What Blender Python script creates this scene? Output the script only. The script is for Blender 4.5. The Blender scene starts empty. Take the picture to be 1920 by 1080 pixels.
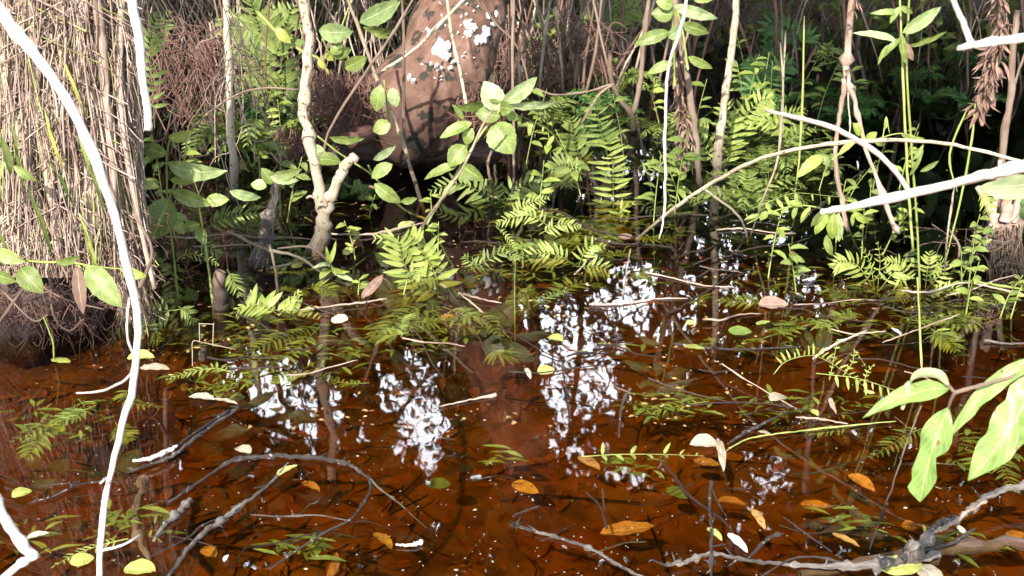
import bpy, math, random
from mathutils import Vector as V, noise as mn
random.seed(11)
R = math.radians
rnd, uni = random.random, random.uniform
S = bpy.context.scene
COL = S.collection

# ------------------------------------------------------------------ camera
CAM_H, PITCH, TH = 1.4, R(20), 0.4433
cd = bpy.data.cameras.new('camera'); cam = bpy.data.objects.new('camera', cd); COL.objects.link(cam)
cam.location = (0, 0, CAM_H); cam.rotation_euler = (R(90) - PITCH, 0, 0)
cd.sensor_width = 36; cd.lens = 18 / TH; cd.clip_start = .05; cd.clip_end = 500
cd.dof.use_dof = True; cd.dof.focus_distance = 3.3; cd.dof.aperture_fstop = 13
S.camera = cam
# ------------------------------------------------------------------ world, sun, exposure
SUN_EL, SUN_AZ = 39, 198          # light comes from behind the camera, a little to its left
w = bpy.data.worlds.new('World'); S.world = w; w.use_nodes = True
nt = w.node_tree; nt.nodes.clear()
sky = nt.nodes.new('ShaderNodeTexSky'); sky.sky_type = 'NISHITA'; sky.sun_disc = False
sky.sun_elevation = R(SUN_EL); sky.sun_rotation = R(SUN_AZ)
b1 = nt.nodes.new('ShaderNodeBackground'); b1.inputs[1].default_value = .15
b2 = nt.nodes.new('ShaderNodeBackground'); b2.inputs[0].default_value = (.87, .93, 1, 1); b2.inputs[1].default_value = 5.8
tc = nt.nodes.new('ShaderNodeTexCoord'); nz = nt.nodes.new('ShaderNodeTexNoise'); nz.inputs['Scale'].default_value = 2.2; nz.inputs['Detail'].default_value = 6
cr = nt.nodes.new('ShaderNodeValToRGB'); cr.color_ramp.elements[0].position = .22; cr.color_ramp.elements[1].position = .45
mx = nt.nodes.new('ShaderNodeMixShader'); out = nt.nodes.new('ShaderNodeOutputWorld')
L = nt.links.new
L(tc.outputs['Generated'], nz.inputs['Vector']); L(nz.outputs['Fac'], cr.inputs[0]); L(sky.outputs[0], b1.inputs[0])
sx = nt.nodes.new('ShaderNodeSeparateXYZ'); L(tc.outputs['Generated'], sx.inputs[0])      # a bright bank of cloud stands beyond the trees only
ma = nt.nodes.new('ShaderNodeMapRange'); ma.inputs[1].default_value = .45; ma.inputs[2].default_value = .75; L(sx.outputs[1], ma.inputs[0])
mm_ = nt.nodes.new('ShaderNodeMath'); mm_.operation = 'MULTIPLY'; L(cr.outputs[0], mm_.inputs[0]); L(ma.outputs[0], mm_.inputs[1]); L(mm_.outputs[0], mx.inputs[0]); L(b1.outputs[0], mx.inputs[1]); L(b2.outputs[0], mx.inputs[2]); L(mx.outputs[0], out.inputs[0])
sl = bpy.data.lights.new('sun', 'SUN'); sl.energy = 4.6; sl.angle = R(.5); sl.color = (1, .95, .87)
so = bpy.data.objects.new('sun', sl); COL.objects.link(so)
sdir = V((math.sin(R(SUN_AZ)) * math.cos(R(SUN_EL)), math.cos(R(SUN_AZ)) * math.cos(R(SUN_EL)), math.sin(R(SUN_EL))))
so.rotation_euler = sdir.to_track_quat('Z', 'Y').to_euler()
S.view_settings.view_transform = 'Standard'; S.view_settings.look = 'None'
S.view_settings.exposure = 1.2; S.view_settings.gamma = 1
S.cycles.max_bounces = 6; S.cycles.transparent_max_bounces = 16; S.cycles.diffuse_bounces = 3
S.cycles.use_denoising = True; S.cycles.sample_clamp_indirect = 6

# ------------------------------------------------------------------ pixel <-> place
FW = V((0, math.cos(PITCH), -math.sin(PITCH))); UP = V((0, math.sin(PITCH), math.cos(PITCH))); RT = V((1, 0, 0)); EYE = V((0, 0, CAM_H))
def ray(px, py): return FW + RT * ((px - 960) / 960 * TH) + UP * ((540 - py) / 960 * TH)
def at(px, py, Y): r = ray(px, py); return EYE + r * (Y / r.y)
def W(px, py, z=0.0): r = ray(px, py); return EYE + r * ((z - CAM_H) / r.z)
def mpp(p): return (p - EYE).dot(FW) * TH / 960
def to_px(p):
    d = p - EYE; k = d.dot(FW)
    return 960 + d.x / k * 960 / TH, 540 - d.dot(UP) / k * 960 / TH

# ------------------------------------------------------------------ materials
def mat_base(name):
    m = bpy.data.materials.new(name); m.use_nodes = True; n = m.node_tree; n.nodes.clear()
    return m, n, (lambda t: n.nodes.new(t)), n.links.new
def ramp(N, cols, stops=None, const=False):
    r = N('ShaderNodeValToRGB'); e = r.color_ramp.elements
    while len(e) < len(cols): e.new(.5)
    for i, c in enumerate(cols):
        e[i].position = stops[i] if stops else i / max(1, len(cols) - 1)
        e[i].color = (*c, 1)
    return r
def leafmat(name, cols, rough=.42, trans=.28, spot=(.20, .10, .035), spots=.0, vein=.35):
    m, n, N, K = mat_base(name)
    at_ = N('ShaderNodeAttribute'); at_.attribute_name = 'rnd'
    r = ramp(N, cols); K(at_.outputs['Fac'], r.inputs[0])
    uv = N('ShaderNodeUVMap'); uv.uv_map = 'UVMap'; sp = N('ShaderNodeSeparateXYZ'); K(uv.outputs[0], sp.inputs[0])
    ab = N('ShaderNodeMath'); ab.operation = 'ABSOLUTE'; K(sp.outputs[0], ab.inputs[0])
    mid = N('ShaderNodeMapRange'); mid.inputs[1].default_value = .04; mid.inputs[2].default_value = .10; mid.inputs[3].default_value = 1; mid.inputs[4].default_value = 0; K(ab.outputs[0], mid.inputs[0])
    # side veins: sin((v*9 - |u|*2.2)*2pi)
    a = N('ShaderNodeMath'); a.operation = 'MULTIPLY_ADD'; a.inputs[1].default_value = -.28; K(ab.outputs[0], a.inputs[0]); K(sp.outputs[1], a.inputs[2])
    b = N('ShaderNodeMath'); b.operation = 'MULTIPLY'; b.inputs[1].default_value = 56; K(a.outputs[0], b.inputs[0])
    c = N('ShaderNodeMath'); c.operation = 'SINE'; K(b.outputs[0], c.inputs[0])
    d = N('ShaderNodeMapRange'); d.inputs[1].default_value = .86; d.inputs[2].default_value = 1; d.inputs[4].default_value = .6; K(c.outputs[0], d.inputs[0])
    e = N('ShaderNodeMath'); e.operation = 'MAXIMUM'; K(mid.outputs[0], e.inputs[0]); K(d.outputs[0], e.inputs[1])
    f = N('ShaderNodeMath'); f.operation = 'MULTIPLY'; f.inputs[1].default_value = vein; K(e.outputs[0], f.inputs[0])
    mv = N('ShaderNodeMixRGB'); mv.inputs[2].default_value = (*[min(.8, x * 2.1 + .03) for x in cols[-1]], 1); K(f.outputs[0], mv.inputs[0]); K(r.outputs[0], mv.inputs[1])
    g = N('ShaderNodeNewGeometry'); nz = N('ShaderNodeTexNoise'); nz.inputs['Scale'].default_value = 38; nz.inputs['Detail'].default_value = 4; K(g.outputs['Position'], nz.inputs['Vector'])
    hv = N('ShaderNodeHueSaturation'); mr = N('ShaderNodeMapRange'); mr.inputs[1].default_value = .3; mr.inputs[2].default_value = .7; mr.inputs[3].default_value = .72; mr.inputs[4].default_value = 1.25; K(nz.outputs[0], mr.inputs[0]); K(mr.outputs[0], hv.inputs['Value']); K(mv.outputs[0], hv.inputs['Color'])
    last = hv.outputs[0]
    if spots:
        n2 = N('ShaderNodeTexNoise'); n2.inputs['Scale'].default_value = 75; n2.inputs['Detail'].default_value = 2; K(g.outputs['Position'], n2.inputs['Vector'])
        m2 = N('ShaderNodeMapRange'); m2.inputs[1].default_value = .74 - spots * .12; m2.inputs[2].default_value = .80 - spots * .12; K(n2.outputs[0], m2.inputs[0])
        mm = N('ShaderNodeMixRGB'); mm.inputs[2].default_value = (*spot, 1); K(m2.outputs[0], mm.inputs[0]); K(last, mm.inputs[1]); last = mm.outputs[0]
    p = N('ShaderNodeBsdfPrincipled'); p.inputs['Roughness'].default_value = rough; p.inputs['Specular IOR Level'].default_value = .4; K(last, p.inputs['Base Color'])
    bp = N('ShaderNodeBump'); bp.inputs['Strength'].default_value = .35; bp.inputs['Distance'].default_value = .002; K(e.outputs[0], bp.inputs['Height']); K(bp.outputs[0], p.inputs['Normal'])
    tr = N('ShaderNodeBsdfTranslucent'); K(last, tr.inputs[0]); mix = N('ShaderNodeMixShader'); mix.inputs[0].default_value = trans
    K(p.outputs[0], mix.inputs[1]); K(tr.outputs[0], mix.inputs[2]); o = N('ShaderNodeOutputMaterial'); K(mix.outputs[0], o.inputs[0])
    return m
def barkmat(name, cols, scale=(60, 60, 7), rough=.8, wet=True, lichen=None, bump=.6, wz=.06, fleck=None):
    m, n, N, K = mat_base(name)
    uv = N('ShaderNodeUVMap'); uv.uv_map = 'UVMap'; mp = N('ShaderNodeMapping'); mp.inputs['Scale'].default_value = (scale[0] * .12, scale[2], 1); K(uv.outputs[0], mp.inputs[0])
    at_ = N('ShaderNodeAttribute'); at_.attribute_name = 'rnd'; cx = N('ShaderNodeCombineXYZ'); K(at_.outputs['Fac'], cx.inputs[2])
    ad = N('ShaderNodeVectorMath'); ad.operation = 'MULTIPLY_ADD'; ad.inputs[1].default_value = (1, 1, 9); K(cx.outputs[0], ad.inputs[0]); K(mp.outputs[0], ad.inputs[2])
    nz = N('ShaderNodeTexNoise'); nz.inputs['Scale'].default_value = 1.6; nz.inputs['Detail'].default_value = 8; nz.inputs['Roughness'].default_value = .65; K(ad.outputs[0], nz.inputs['Vector'])
    g = N('ShaderNodeNewGeometry'); n2 = N('ShaderNodeTexNoise'); n2.inputs['Scale'].default_value = 9; n2.inputs['Detail'].default_value = 5; K(g.outputs['Position'], n2.inputs['Vector'])
    av = N('ShaderNodeMath'); av.operation = 'MULTIPLY_ADD'; av.inputs[1].default_value = .55; K(nz.outputs[0], av.inputs[0])
    a2 = N('ShaderNodeMath'); a2.operation = 'MULTIPLY'; a2.inputs[1].default_value = .45; K(n2.outputs[0], a2.inputs[0]); K(a2.outputs[0], av.inputs[2])
    a3 = N('ShaderNodeMath'); a3.operation = 'MULTIPLY_ADD'; a3.inputs[1].default_value = .22; K(at_.outputs['Fac'], a3.inputs[0]); K(av.outputs[0], a3.inputs[2])
    r = ramp(N, cols, [.36 + .4 * i / (len(cols) - 1) for i in range(len(cols))]); K(a3.outputs[0], r.inputs[0]); last = r.outputs[0]
    if lichen:
        nl = N('ShaderNodeTexNoise'); nl.inputs['Scale'].default_value = lichen; nl.inputs['Detail'].default_value = 5; nl.inputs['Roughness'].default_value = .6; K(g.outputs['Position'], nl.inputs['Vector'])
        ml = N('ShaderNodeMapRange'); ml.inputs[1].default_value = .66; ml.inputs[2].default_value = .68; K(nl.outputs[0], ml.inputs[0])
        mm = N('ShaderNodeMixRGB'); mm.inputs[2].default_value = (.62, .64, .58, 1); K(ml.outputs[0], mm.inputs[0]); K(last, mm.inputs[1]); last = mm.outputs[0]
    if fleck:
        nf = N('ShaderNodeTexNoise'); nf.inputs['Scale'].default_value = fleck[1]; nf.inputs['Detail'].default_value = 3; K(g.outputs['Position'], nf.inputs['Vector'])
        mf = N('ShaderNodeMapRange'); mf.inputs[1].default_value = fleck[2]; mf.inputs[2].default_value = fleck[2] + .05; K(nf.outputs[0], mf.inputs[0])
        mm = N('ShaderNodeMixRGB'); mm.inputs[2].default_value = (*fleck[0], 1); K(mf.outputs[0], mm.inputs[0]); K(last, mm.inputs[1]); last = mm.outputs[0]
    p = N('ShaderNodeBsdfPrincipled'); p.inputs['Roughness'].default_value = rough; p.inputs['Specular IOR Level'].default_value = .3
    if wet:   # soaked wood near the waterline; a tall band also carries painted shade
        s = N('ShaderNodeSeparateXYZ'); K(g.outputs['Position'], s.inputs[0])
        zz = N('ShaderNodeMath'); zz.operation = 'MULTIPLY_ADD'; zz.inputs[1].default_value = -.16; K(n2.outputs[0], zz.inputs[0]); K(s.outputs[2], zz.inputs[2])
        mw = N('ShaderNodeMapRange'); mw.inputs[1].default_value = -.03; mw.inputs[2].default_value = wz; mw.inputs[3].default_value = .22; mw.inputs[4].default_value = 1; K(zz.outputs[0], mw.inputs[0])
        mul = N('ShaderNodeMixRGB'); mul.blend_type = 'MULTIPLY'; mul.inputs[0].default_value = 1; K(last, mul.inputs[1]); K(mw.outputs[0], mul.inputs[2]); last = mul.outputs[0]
    K(last, p.inputs['Base Color'])
    bp = N('ShaderNodeBump'); bp.inputs['Strength'].default_value = bump; bp.inputs['Distance'].default_value = .006; K(nz.outputs[0], bp.inputs['Height']); K(bp.outputs[0], p.inputs['Normal'])
    o = N('ShaderNodeOutputMaterial'); K(p.outputs[0], o.inputs[0])
    return m
M = {}
M['leaf'] = leafmat('broad_leaf', [(.13, .175, .035), (.19, .245, .055), (.24, .30, .085)], spots=.25)
M['leafpale'] = leafmat('pale_leaf', [(.25, .34, .12), (.31, .39, .16), (.38, .44, .23)], spots=.15)
M['herbleaf'] = leafmat('near_leaf', [(.17, .27, .06), (.23, .34, .085), (.28, .39, .11)], vein=.5, spots=.55, rough=.36)
M['fern'] = leafmat('fern_leaf', [(.085, .125, .022), (.15, .20, .038), (.22, .27, .06)], vein=.2, rough=.5, spots=.2)
M['fernb'] = leafmat('bright_fern', [(.18, .23, .035), (.26, .32, .06), (.34, .39, .10)], vein=.2, rough=.5)
M['ferndark'] = leafmat('shaded_fern', [(.03, .08, .014), (.055, .13, .022), (.09, .19, .035)], vein=.2, rough=.5)  # darker copy of the fern green, shade put into the colour
M['weed'] = leafmat('water_weed', [(.10, .15, .03), (.17, .24, .04), (.26, .33, .06)], vein=.1)
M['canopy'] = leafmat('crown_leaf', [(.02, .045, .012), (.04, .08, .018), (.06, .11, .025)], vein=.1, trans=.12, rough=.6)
M['yellow'] = leafmat('yellow_leaf', [(.28, .31, .05), (.36, .38, .08), (.45, .43, .16)], spots=.6, trans=.1)
M['orange'] = leafmat('orange_leaf', [(.30, .13, .03), (.40, .18, .04), (.50, .25, .06)], spots=1.2, trans=.05)
M['cream'] = leafmat('cream_leaf', [(.30, .24, .15), (.40, .33, .22), (.50, .44, .32)], spots=.6, trans=.1)
M['white'] = leafmat('bleached_leaf', [(.72, .68, .64), (.8, .77, .74)], spots=.2, trans=.1)
M['dead'] = leafmat('dead_leaf', [(.13, .075, .05), (.21, .125, .09), (.30, .19, .14)], spots=.6, trans=.05, rough=.7)
M['litter'] = leafmat('litter_leaf', [(.22, .12, .05), (.36, .18, .065), (.26, .15, .06), (.44, .24, .08), (.30, .21, .07), (.50, .30, .09), (.22, .16, .06), (.46, .21, .08)], spots=.7, trans=.0, rough=.8, vein=.2)
M['whitewood'] = barkmat('peeled_white_wood', [(.26, .19, .14), (.56, .48, .41), (.70, .64, .57), (.76, .72, .67)], wet=False, bump=.6)
M['palebark'] = barkmat('pale_bark', [(.13, .09, .06), (.30, .23, .155), (.46, .37, .26), (.56, .47, .36)], wz=.17, fleck=((.16, .11, .07), 60, .60))
M['tanbark'] = barkmat('tan_bark', [(.07, .045, .03), (.17, .115, .08), (.30, .215, .16)], wz=.1)
M['greybark'] = barkmat('grey_wet_bark', [(.018, .014, .011), (.034, .027, .023), (.065, .052, .044), (.22, .19, .16)], wet=False, fleck=((.36, .31, .27), 70, .64), bump=1)
M['darkbark'] = barkmat('dark_wet_bark', [(.03, .018, .012), (.08, .05, .035), (.17, .12, .09)], wet=False)
M['redbark'] = barkmat('red_brown_bark', [(.04, .019, .013), (.092, .046, .031), (.16, .085, .058), (.24, .15, .115)], scale=(60, 60, 5), lichen=11, wz=.40, bump=1, fleck=((.035, .03, .02), 14, .56))  # tall wet band: soaked foot plus painted shade of the trunk's underside
M['root'] = barkmat('red_root', [(.06, .028, .02), (.15, .075, .055), (.26, .15, .11)])
M['straw'] = barkmat('straw_fibre', [(.07, .04, .028), (.27, .18, .13), (.42, .31, .24), (.54, .43, .35)], scale=(30, 30, 10), wet=False)
M['core'] = barkmat('fibrous_bark', [(.12, .075, .055), (.27, .175, .13), (.42, .30, .235), (.54, .42, .34)], scale=(160, 160, 5), bump=1)
M['char_and_shade'] = barkmat('black_root_and_shade', [(.012, .008, .008), (.035, .022, .02), (.14, .09, .075)], scale=(160, 160, 6), wet=False, bump=1)  # clump's black roots; also the painted shade under the leaning trunk
M['greenstem'] = barkmat('green_stem', [(.12, .16, .035), (.22, .26, .06), (.34, .36, .12)], wet=False, bump=.1)
M['lichen'] = leafmat('white_lichen', [(.70, .68, .62), (.8, .79, .76)], trans=0, vein=0, rough=.9)

# ------------------------------------------------------------------ meshes
LOC = {}
class MB:
    def __init__(s): s.v = []; s.f = []; s.uv = []; s.r = []
    def tube(s, pts, rad, sides=7, rough=.06, cap=True, rv=None):
        rv = rnd() if rv is None else rv; n = len(pts); b0 = len(s.v); L_ = 0
        t = (pts[1] - pts[0]).normalized(); a = t.orthogonal().normalized(); seed = rnd() * 50
        for i in range(n):
            t = (pts[min(i + 1, n - 1)] - pts[max(i - 1, 0)]).normalized()
            a = (a - t * a.dot(t)).normalized(); b = t.cross(a)
            if i: L_ += (pts[i] - pts[i - 1]).length
            for k in range(sides):
                an = 2 * math.pi * k / sides
                rr = rad[i] * (1 + rough * 2 * mn.noise(V((math.cos(an) * 1.3 + seed, math.sin(an) * 1.3, L_ / max(rad[i], .003) * .35))))
                s.v.append(pts[i] + (a * math.cos(an) + b * math.sin(an)) * rr); s.uv.append((abs(k / sides - .5) * 2, L_)); s.r.append(rv)
        for i in range(n - 1):
            for k in range(sides):
                p = b0 + i * sides; q = (k + 1) % sides
                s.f.append((p + k, p + q, p + sides + q, p + sides + k))
        if cap:
            for i, o in ((0, b0), (n - 1, b0 + (n - 1) * sides)):
                s.v.append(V(pts[i])); s.uv.append((.5, 0)); s.r.append(rv); c = len(s.v) - 1
                for k in range(sides): s.f.append((o + k, o + (k + 1) % sides, c))
    def blade(s, base, tip, wd, nrm, arch=.12, fold=.25, curl=0., prof=(.9, .8), ns=8, nc=4, sta=None, rv=None, ser=0, bend=0.):
        rv = rnd() if rv is None else rv
        ax = tip - base; ln = ax.length
        if ln < 1e-5: return
        t = ax / ln; n = (nrm - t * nrm.dot(t))
        n = n.normalized() if n.length > 1e-4 else t.orthogonal().normalized()
        sd = t.cross(n); b0 = len(s.v)
        for i in range(ns + 1):
            u = i / ns
            if sta: wl, wr = sta(u)
            else:
                wv = max(.015, math.sin(math.pi * min(1, u ** prof[0])) ** prof[1]); wl = wr = wv
                if ser: wl *= 1 - ser * (i % 2); wr *= 1 - ser * (i % 2)
            cpt = base + ax * u + n * (ln * arch * 4 * u * (1 - u)) + n * (-ln * curl * u * u) + sd * (ln * bend * 4 * u * (1 - u))
            for k in range(nc + 1):
                x = k / nc * 2 - 1; ww = (wl if x < 0 else wr) * wd * .5
                s.v.append(cpt + sd * (x * ww) + n * (abs(x) * ww * fold) + n * (ln * .012 * math.sin(u * 17 + x * 3 + rv * 9)))
                s.uv.append((x, u)); s.r.append(rv)
        for i in range(ns):
            for k in range(nc):
                p = b0 + i * (nc + 1) + k; s.f.append((p, p + 1, p + nc + 2, p + nc + 1))
    def tri(s, c, ln, wd, t, n):       # small pointed leaf of four corners
        sd = t.cross(n).normalized(); rv = rnd(); b = len(s.v)
        for p, q in ((c - t * ln * .5, (0, 0)), (c + sd * wd * .5, (1, .5)), (c + t * ln * .5, (0, 1)), (c - sd * wd * .5, (-1, .5))):
            s.v.append(p); s.uv.append(q); s.r.append(rv)
        s.f.append((b, b + 1, b + 2, b + 3))
    def build(s, name, mat, parent=None, loc=None):
        if not s.v: return None
        if parent is not None: L0 = LOC[parent.name]
        else: L0 = loc if loc is not None else V(s.v[0])
        me = bpy.data.meshes.new(name); me.from_pydata([tuple(p - L0) for p in s.v], [], s.f)
        ul = me.uv_layers.new(name='UVMap'); idx = [0] * len(me.loops); me.loops.foreach_get('vertex_index', idx)
        flat = []
        for i in idx: flat += s.uv[i]
        ul.data.foreach_set('uv', flat)
        a = me.attributes.new('rnd', 'FLOAT', 'POINT'); a.data.foreach_set('value', s.r)
        me.polygons.foreach_set('use_smooth', [True] * len(me.polygons)); me.materials.append(M[mat] if isinstance(mat, str) else mat)
        o = bpy.data.objects.new(name, me); COL.objects.link(o)
        if parent is not None: o.parent = parent; LOC[o.name] = LOC[parent.name]
        else: o.location = L0; LOC[o.name] = V(L0)
        return o
def tag(o, label, cat, group=None, kind=None):
    if kind: o['kind'] = kind
    if label: o['label'] = label
    if cat: o['category'] = cat
    if group: o['group'] = group
    return o
def thing(name, label, cat, loc, group=None):
    e = bpy.data.objects.new(name, None); COL.objects.link(e); e.location = loc; e.empty_display_size = .05
    LOC[e.name] = V(loc); return tag(e, label, cat, group)
def dup(root, loc, rz=0, sc=1, label=None, group=None):
    r = root.copy(); COL.objects.link(r); r.location = loc; r.rotation_euler = (0, 0, rz); r.scale = (sc,) * 3
    if label: r['label'] = label
    if group: r['group'] = group
    for ch in root.children:
        c = ch.copy(); COL.objects.link(c); c.parent = r
        for g in ch.children:
            d = g.copy(); COL.objects.link(d); d.parent = c
    return r
def smooth(pts, k=5):
    if len(pts) < 3: return [pts[0].lerp(pts[-1], i / k) for i in range(k + 1)]
    P = [pts[0] * 2 - pts[1]] + pts + [pts[-1] * 2 - pts[-2]]; o = []
    for i in range(1, len(P) - 2):
        a, b, c, d = P[i - 1:i + 3]
        for j in range(k):
            t = j / k; o.append(.5 * ((2 * b) + (c - a) * t + (2 * a - 5 * b + 4 * c - d) * t * t + (3 * b - a - 3 * c + d) * t ** 3))
    o.append(pts[-1]); return o
def lerp(l, u):
    x = u * (len(l) - 1); i = min(int(x), len(l) - 2) if len(l) > 1 else 0
    return l[i] + (l[i + 1] - l[i]) * (x - i) if len(l) > 1 else l[0]
def path3(pts, Y):
    Ys = Y if isinstance(Y, (list, tuple)) else [Y]
    n = len(pts) - 1
    return [at(p[0], p[1], lerp(Ys, i / n)) for i, p in enumerate(pts)]
def limb(mb, P, wpx, k=5, jit=.25, sides=7, rough=.08, knots=0.):
    q = smooth(P, k); n = len(q) - 1; rad = []; sd = rnd() * 99
    for i, p in enumerate(q):
        r = lerp(wpx, i / n) * mpp(p) * .5; rad.append(r * (1 + .22 * mn.noise(V((sd, i * 1.7, 4)))) * (1 + knots * max(0, mn.noise(V((sd, i * .45, 0))) - .1) * 2.5))
        if 0 < i < n: q[i] = p + V((mn.noise(V((sd, i * .6, 1))), mn.noise(V((sd, i * .6, 5))), mn.noise(V((sd, i * .6, 9))))) * r * 2 * jit
    mb.tube(q, rad, sides, rough); return q
def stem(name, label, cat, pts, wpx, Y, mat, forks=(), group=None, knots=.3, sides=9, jit=.3, part='fork'):
    """a stick: main axis mesh, each fork a child"""
    sc = .74 if mat == 'whitewood' else .88; wpx = [q_ * sc for q_ in wpx]
    mb = MB(); limb(mb, path3(pts, Y), wpx, knots=knots, sides=sides, jit=jit)
    o = mb.build(name, mat); tag(o, label, cat, group)
    for f in forks:
        fp, fw = f[0], f[1]; fY = f[2] if len(f) > 2 else Y
        m2 = MB(); limb(m2, path3(fp, fY), [q_ * sc for q_ in fw], knots=knots, sides=sides, jit=jit); m2.build(part, mat, o)
    return o
def wstick(name, label, pts, wpx, mat, z=.004, forks=(), group=None, cat='branch', knots=.5, jit=.5):
    mb = MB(); zs = z if isinstance(z, (list, tuple)) else [z]; sc = .72 if mat in ('greybark', 'straw') else .9; wpx = [q_ * sc for q_ in wpx]
    P = [W(p[0], p[1], lerp(zs, i / (len(pts) - 1))) for i, p in enumerate(pts)]
    if mat != 'whitewood' and sum(wpx) / len(wpx) > 4.5: knots += .4
    ax = limb(mb, P, wpx, k=9, knots=knots, jit=jit, sides=9, rough=.16)
    if mat == 'greybark' and len(pts) > 3:                        # snapped twig ends along the branch
        for _ in range(len(pts)):
            b = random.choice(ax); e_ = b + V((uni(-1, 1), uni(-1, 1), uni(0, .5))).normalized() * uni(.012, .045); mb.tube([b, b.lerp(e_, .5), e_], [.0028, .002, .001], 5)
    o = mb.build(name, mat); tag(o, label, cat, group)
    for fp, fw, *fz in forks:
        m2 = MB(); zz = fz[0] if fz else z; zs = zz if isinstance(zz, (list, tuple)) else [zz]
        limb(m2, [W(p[0], p[1], lerp(zs, i / (len(fp) - 1))) for i, p in enumerate(fp)], [q_ * sc for q_ in fw], knots=knots, jit=jit); m2.build('side_twig', mat, o)
    return o
def leafpx(mb, b, t, wpx, Y, dY=0., roll=0., arch=.12, fold=.2, **kw):
    B = at(b[0], b[1], Y); T_ = at(t[0], t[1], Y + dY); toc = (EYE - B).normalized(); ax = (T_ - B).normalized()
    sd = ax.cross(toc).normalized(); n = toc * math.cos(roll) + sd * math.sin(roll)
    mb.blade(B, T_, wpx * mpp(B) / max(.35, math.cos(roll)), n, arch, fold, **kw)
def plant(name, label, cat, base, stems, leaves, Y, smat='greenstem', lmat='leaf', group=None, stemw=5):
    """stems: px polylines; leaves: (bx,by,tx,ty,w[,dY[,roll[,mat]]])"""
    Yb = Y[0] if isinstance(Y, (list, tuple)) else Y
    e = thing(name, label, cat, at(base[0], base[1], Yb), group)
    for s_ in stems:
        mb = MB(); pts = s_[0] if isinstance(s_[0][0], (list, tuple)) else s_; wv = s_[1] if isinstance(s_[0][0], (list, tuple)) else [stemw, stemw * .6]
        limb(mb, path3(pts, Y), wv, knots=.2, jit=.3); mb.build('stem', smat, e)
    for l in leaves:
        mb = MB(); Yl = (Y[-1] if isinstance(Y, (list, tuple)) else Y)
        # small petiole plus blade in one leaf
        leafpx(mb, l[0:2], l[2:4], l[4], Yl, l[5] if len(l) > 5 else uni(-.04, .05), l[6] if len(l) > 6 else uni(-.5, .5), arch=uni(.04, .14), curl=uni(0, .12), prof=(.85, .75), ns=12, ser=.07)
        mb.build('leaf', l[7] if len(l) > 7 else lmat, e)
    return e
def frond(mb, P, Lm, n=16, nrm=V((0, -.5, .85)), ang=62, wf=.20, prof=None, both=(1, 1), rr=.0016, droop=.15, pskip=.0, start=.12):
    q = smooth(P, 6); m = len(q) - 1
    mb.tube(q, [rr * (1 - .7 * i / m) for i in range(m + 1)], 5, 0, cap=False, rv=.9)
    for j in range(n):
        u = start + (1 - start) * (j + .5) / n; x = u * m; i = min(int(x), m - 1); p = q[i].lerp(q[i + 1], x - i)
        t = (q[min(i + 1, m)] - q[max(i - 1, 0)]).normalized(); nn = (nrm - t * nrm.dot(t)).normalized(); sd = t.cross(nn)
        pl = Lm * (prof(u) if prof else max(.12, math.sin(math.pi * (.14 + .84 * u) ** .9) ** .7))
        for sgn, on in ((1, both[0]), (-1, both[1])):
            if not on or rnd() < pskip: continue
            a = R(ang + uni(-11, 11) - 18 * u); d = sd * sgn * math.sin(a) + t * math.cos(a); l2 = pl * (uni(.84, 1.1) if rnd() < .9 else uni(.35, .7))
            if rnd() < .04: continue
            tip = p + d * l2 - V((0, 0, droop * l2 * uni(.3, 1.5)))
            mb.blade(p, tip, max(.0045, l2 * wf), nn + V((uni(-.25, .25), uni(-.25, .25), 0)), .04, .25, curl=uni(-.05, .1), prof=(.62, .55), ns=5, nc=2, rv=uni(.0, 1))
def fernpx(name, label, base, fronds, mat='fern', group=None, cat='fern', Y=None):
    """fronds: (px polyline, Y or [Y..], pinna px, n, dict)"""
    Yb = fronds[0][1][0] if isinstance(fronds[0][1], (list, tuple)) else fronds[0][1]
    e = thing(name, label, cat, at(base[0], base[1], Yb), group)
    for fr in fronds:
        kw = dict(fr[4]) if len(fr) > 4 else {}; mt = kw.pop('mat', mat)
        P = path3(fr[0], fr[1]); mb = MB(); frond(mb, P, fr[2] * mpp(P[len(P) // 2]), fr[3], **kw); mb.build('frond', mt, e)
    return e
def fernfloat(name, label, pts, z, pin, n, mat='fern', **kw):
    zs = z if isinstance(z, (list, tuple)) else [z]
    P = [W(p[0], p[1], lerp(zs, i / (len(pts) - 1))) for i, p in enumerate(pts)]; mb = MB()
    kw.setdefault('nrm', V((0, -.1, 1))); kw.setdefault('droop', 0.02)
    frond(mb, P, pin * mpp(P[len(P) // 2]), n, **kw); o = mb.build(name, mat); return tag(o, label, 'fern')

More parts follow.
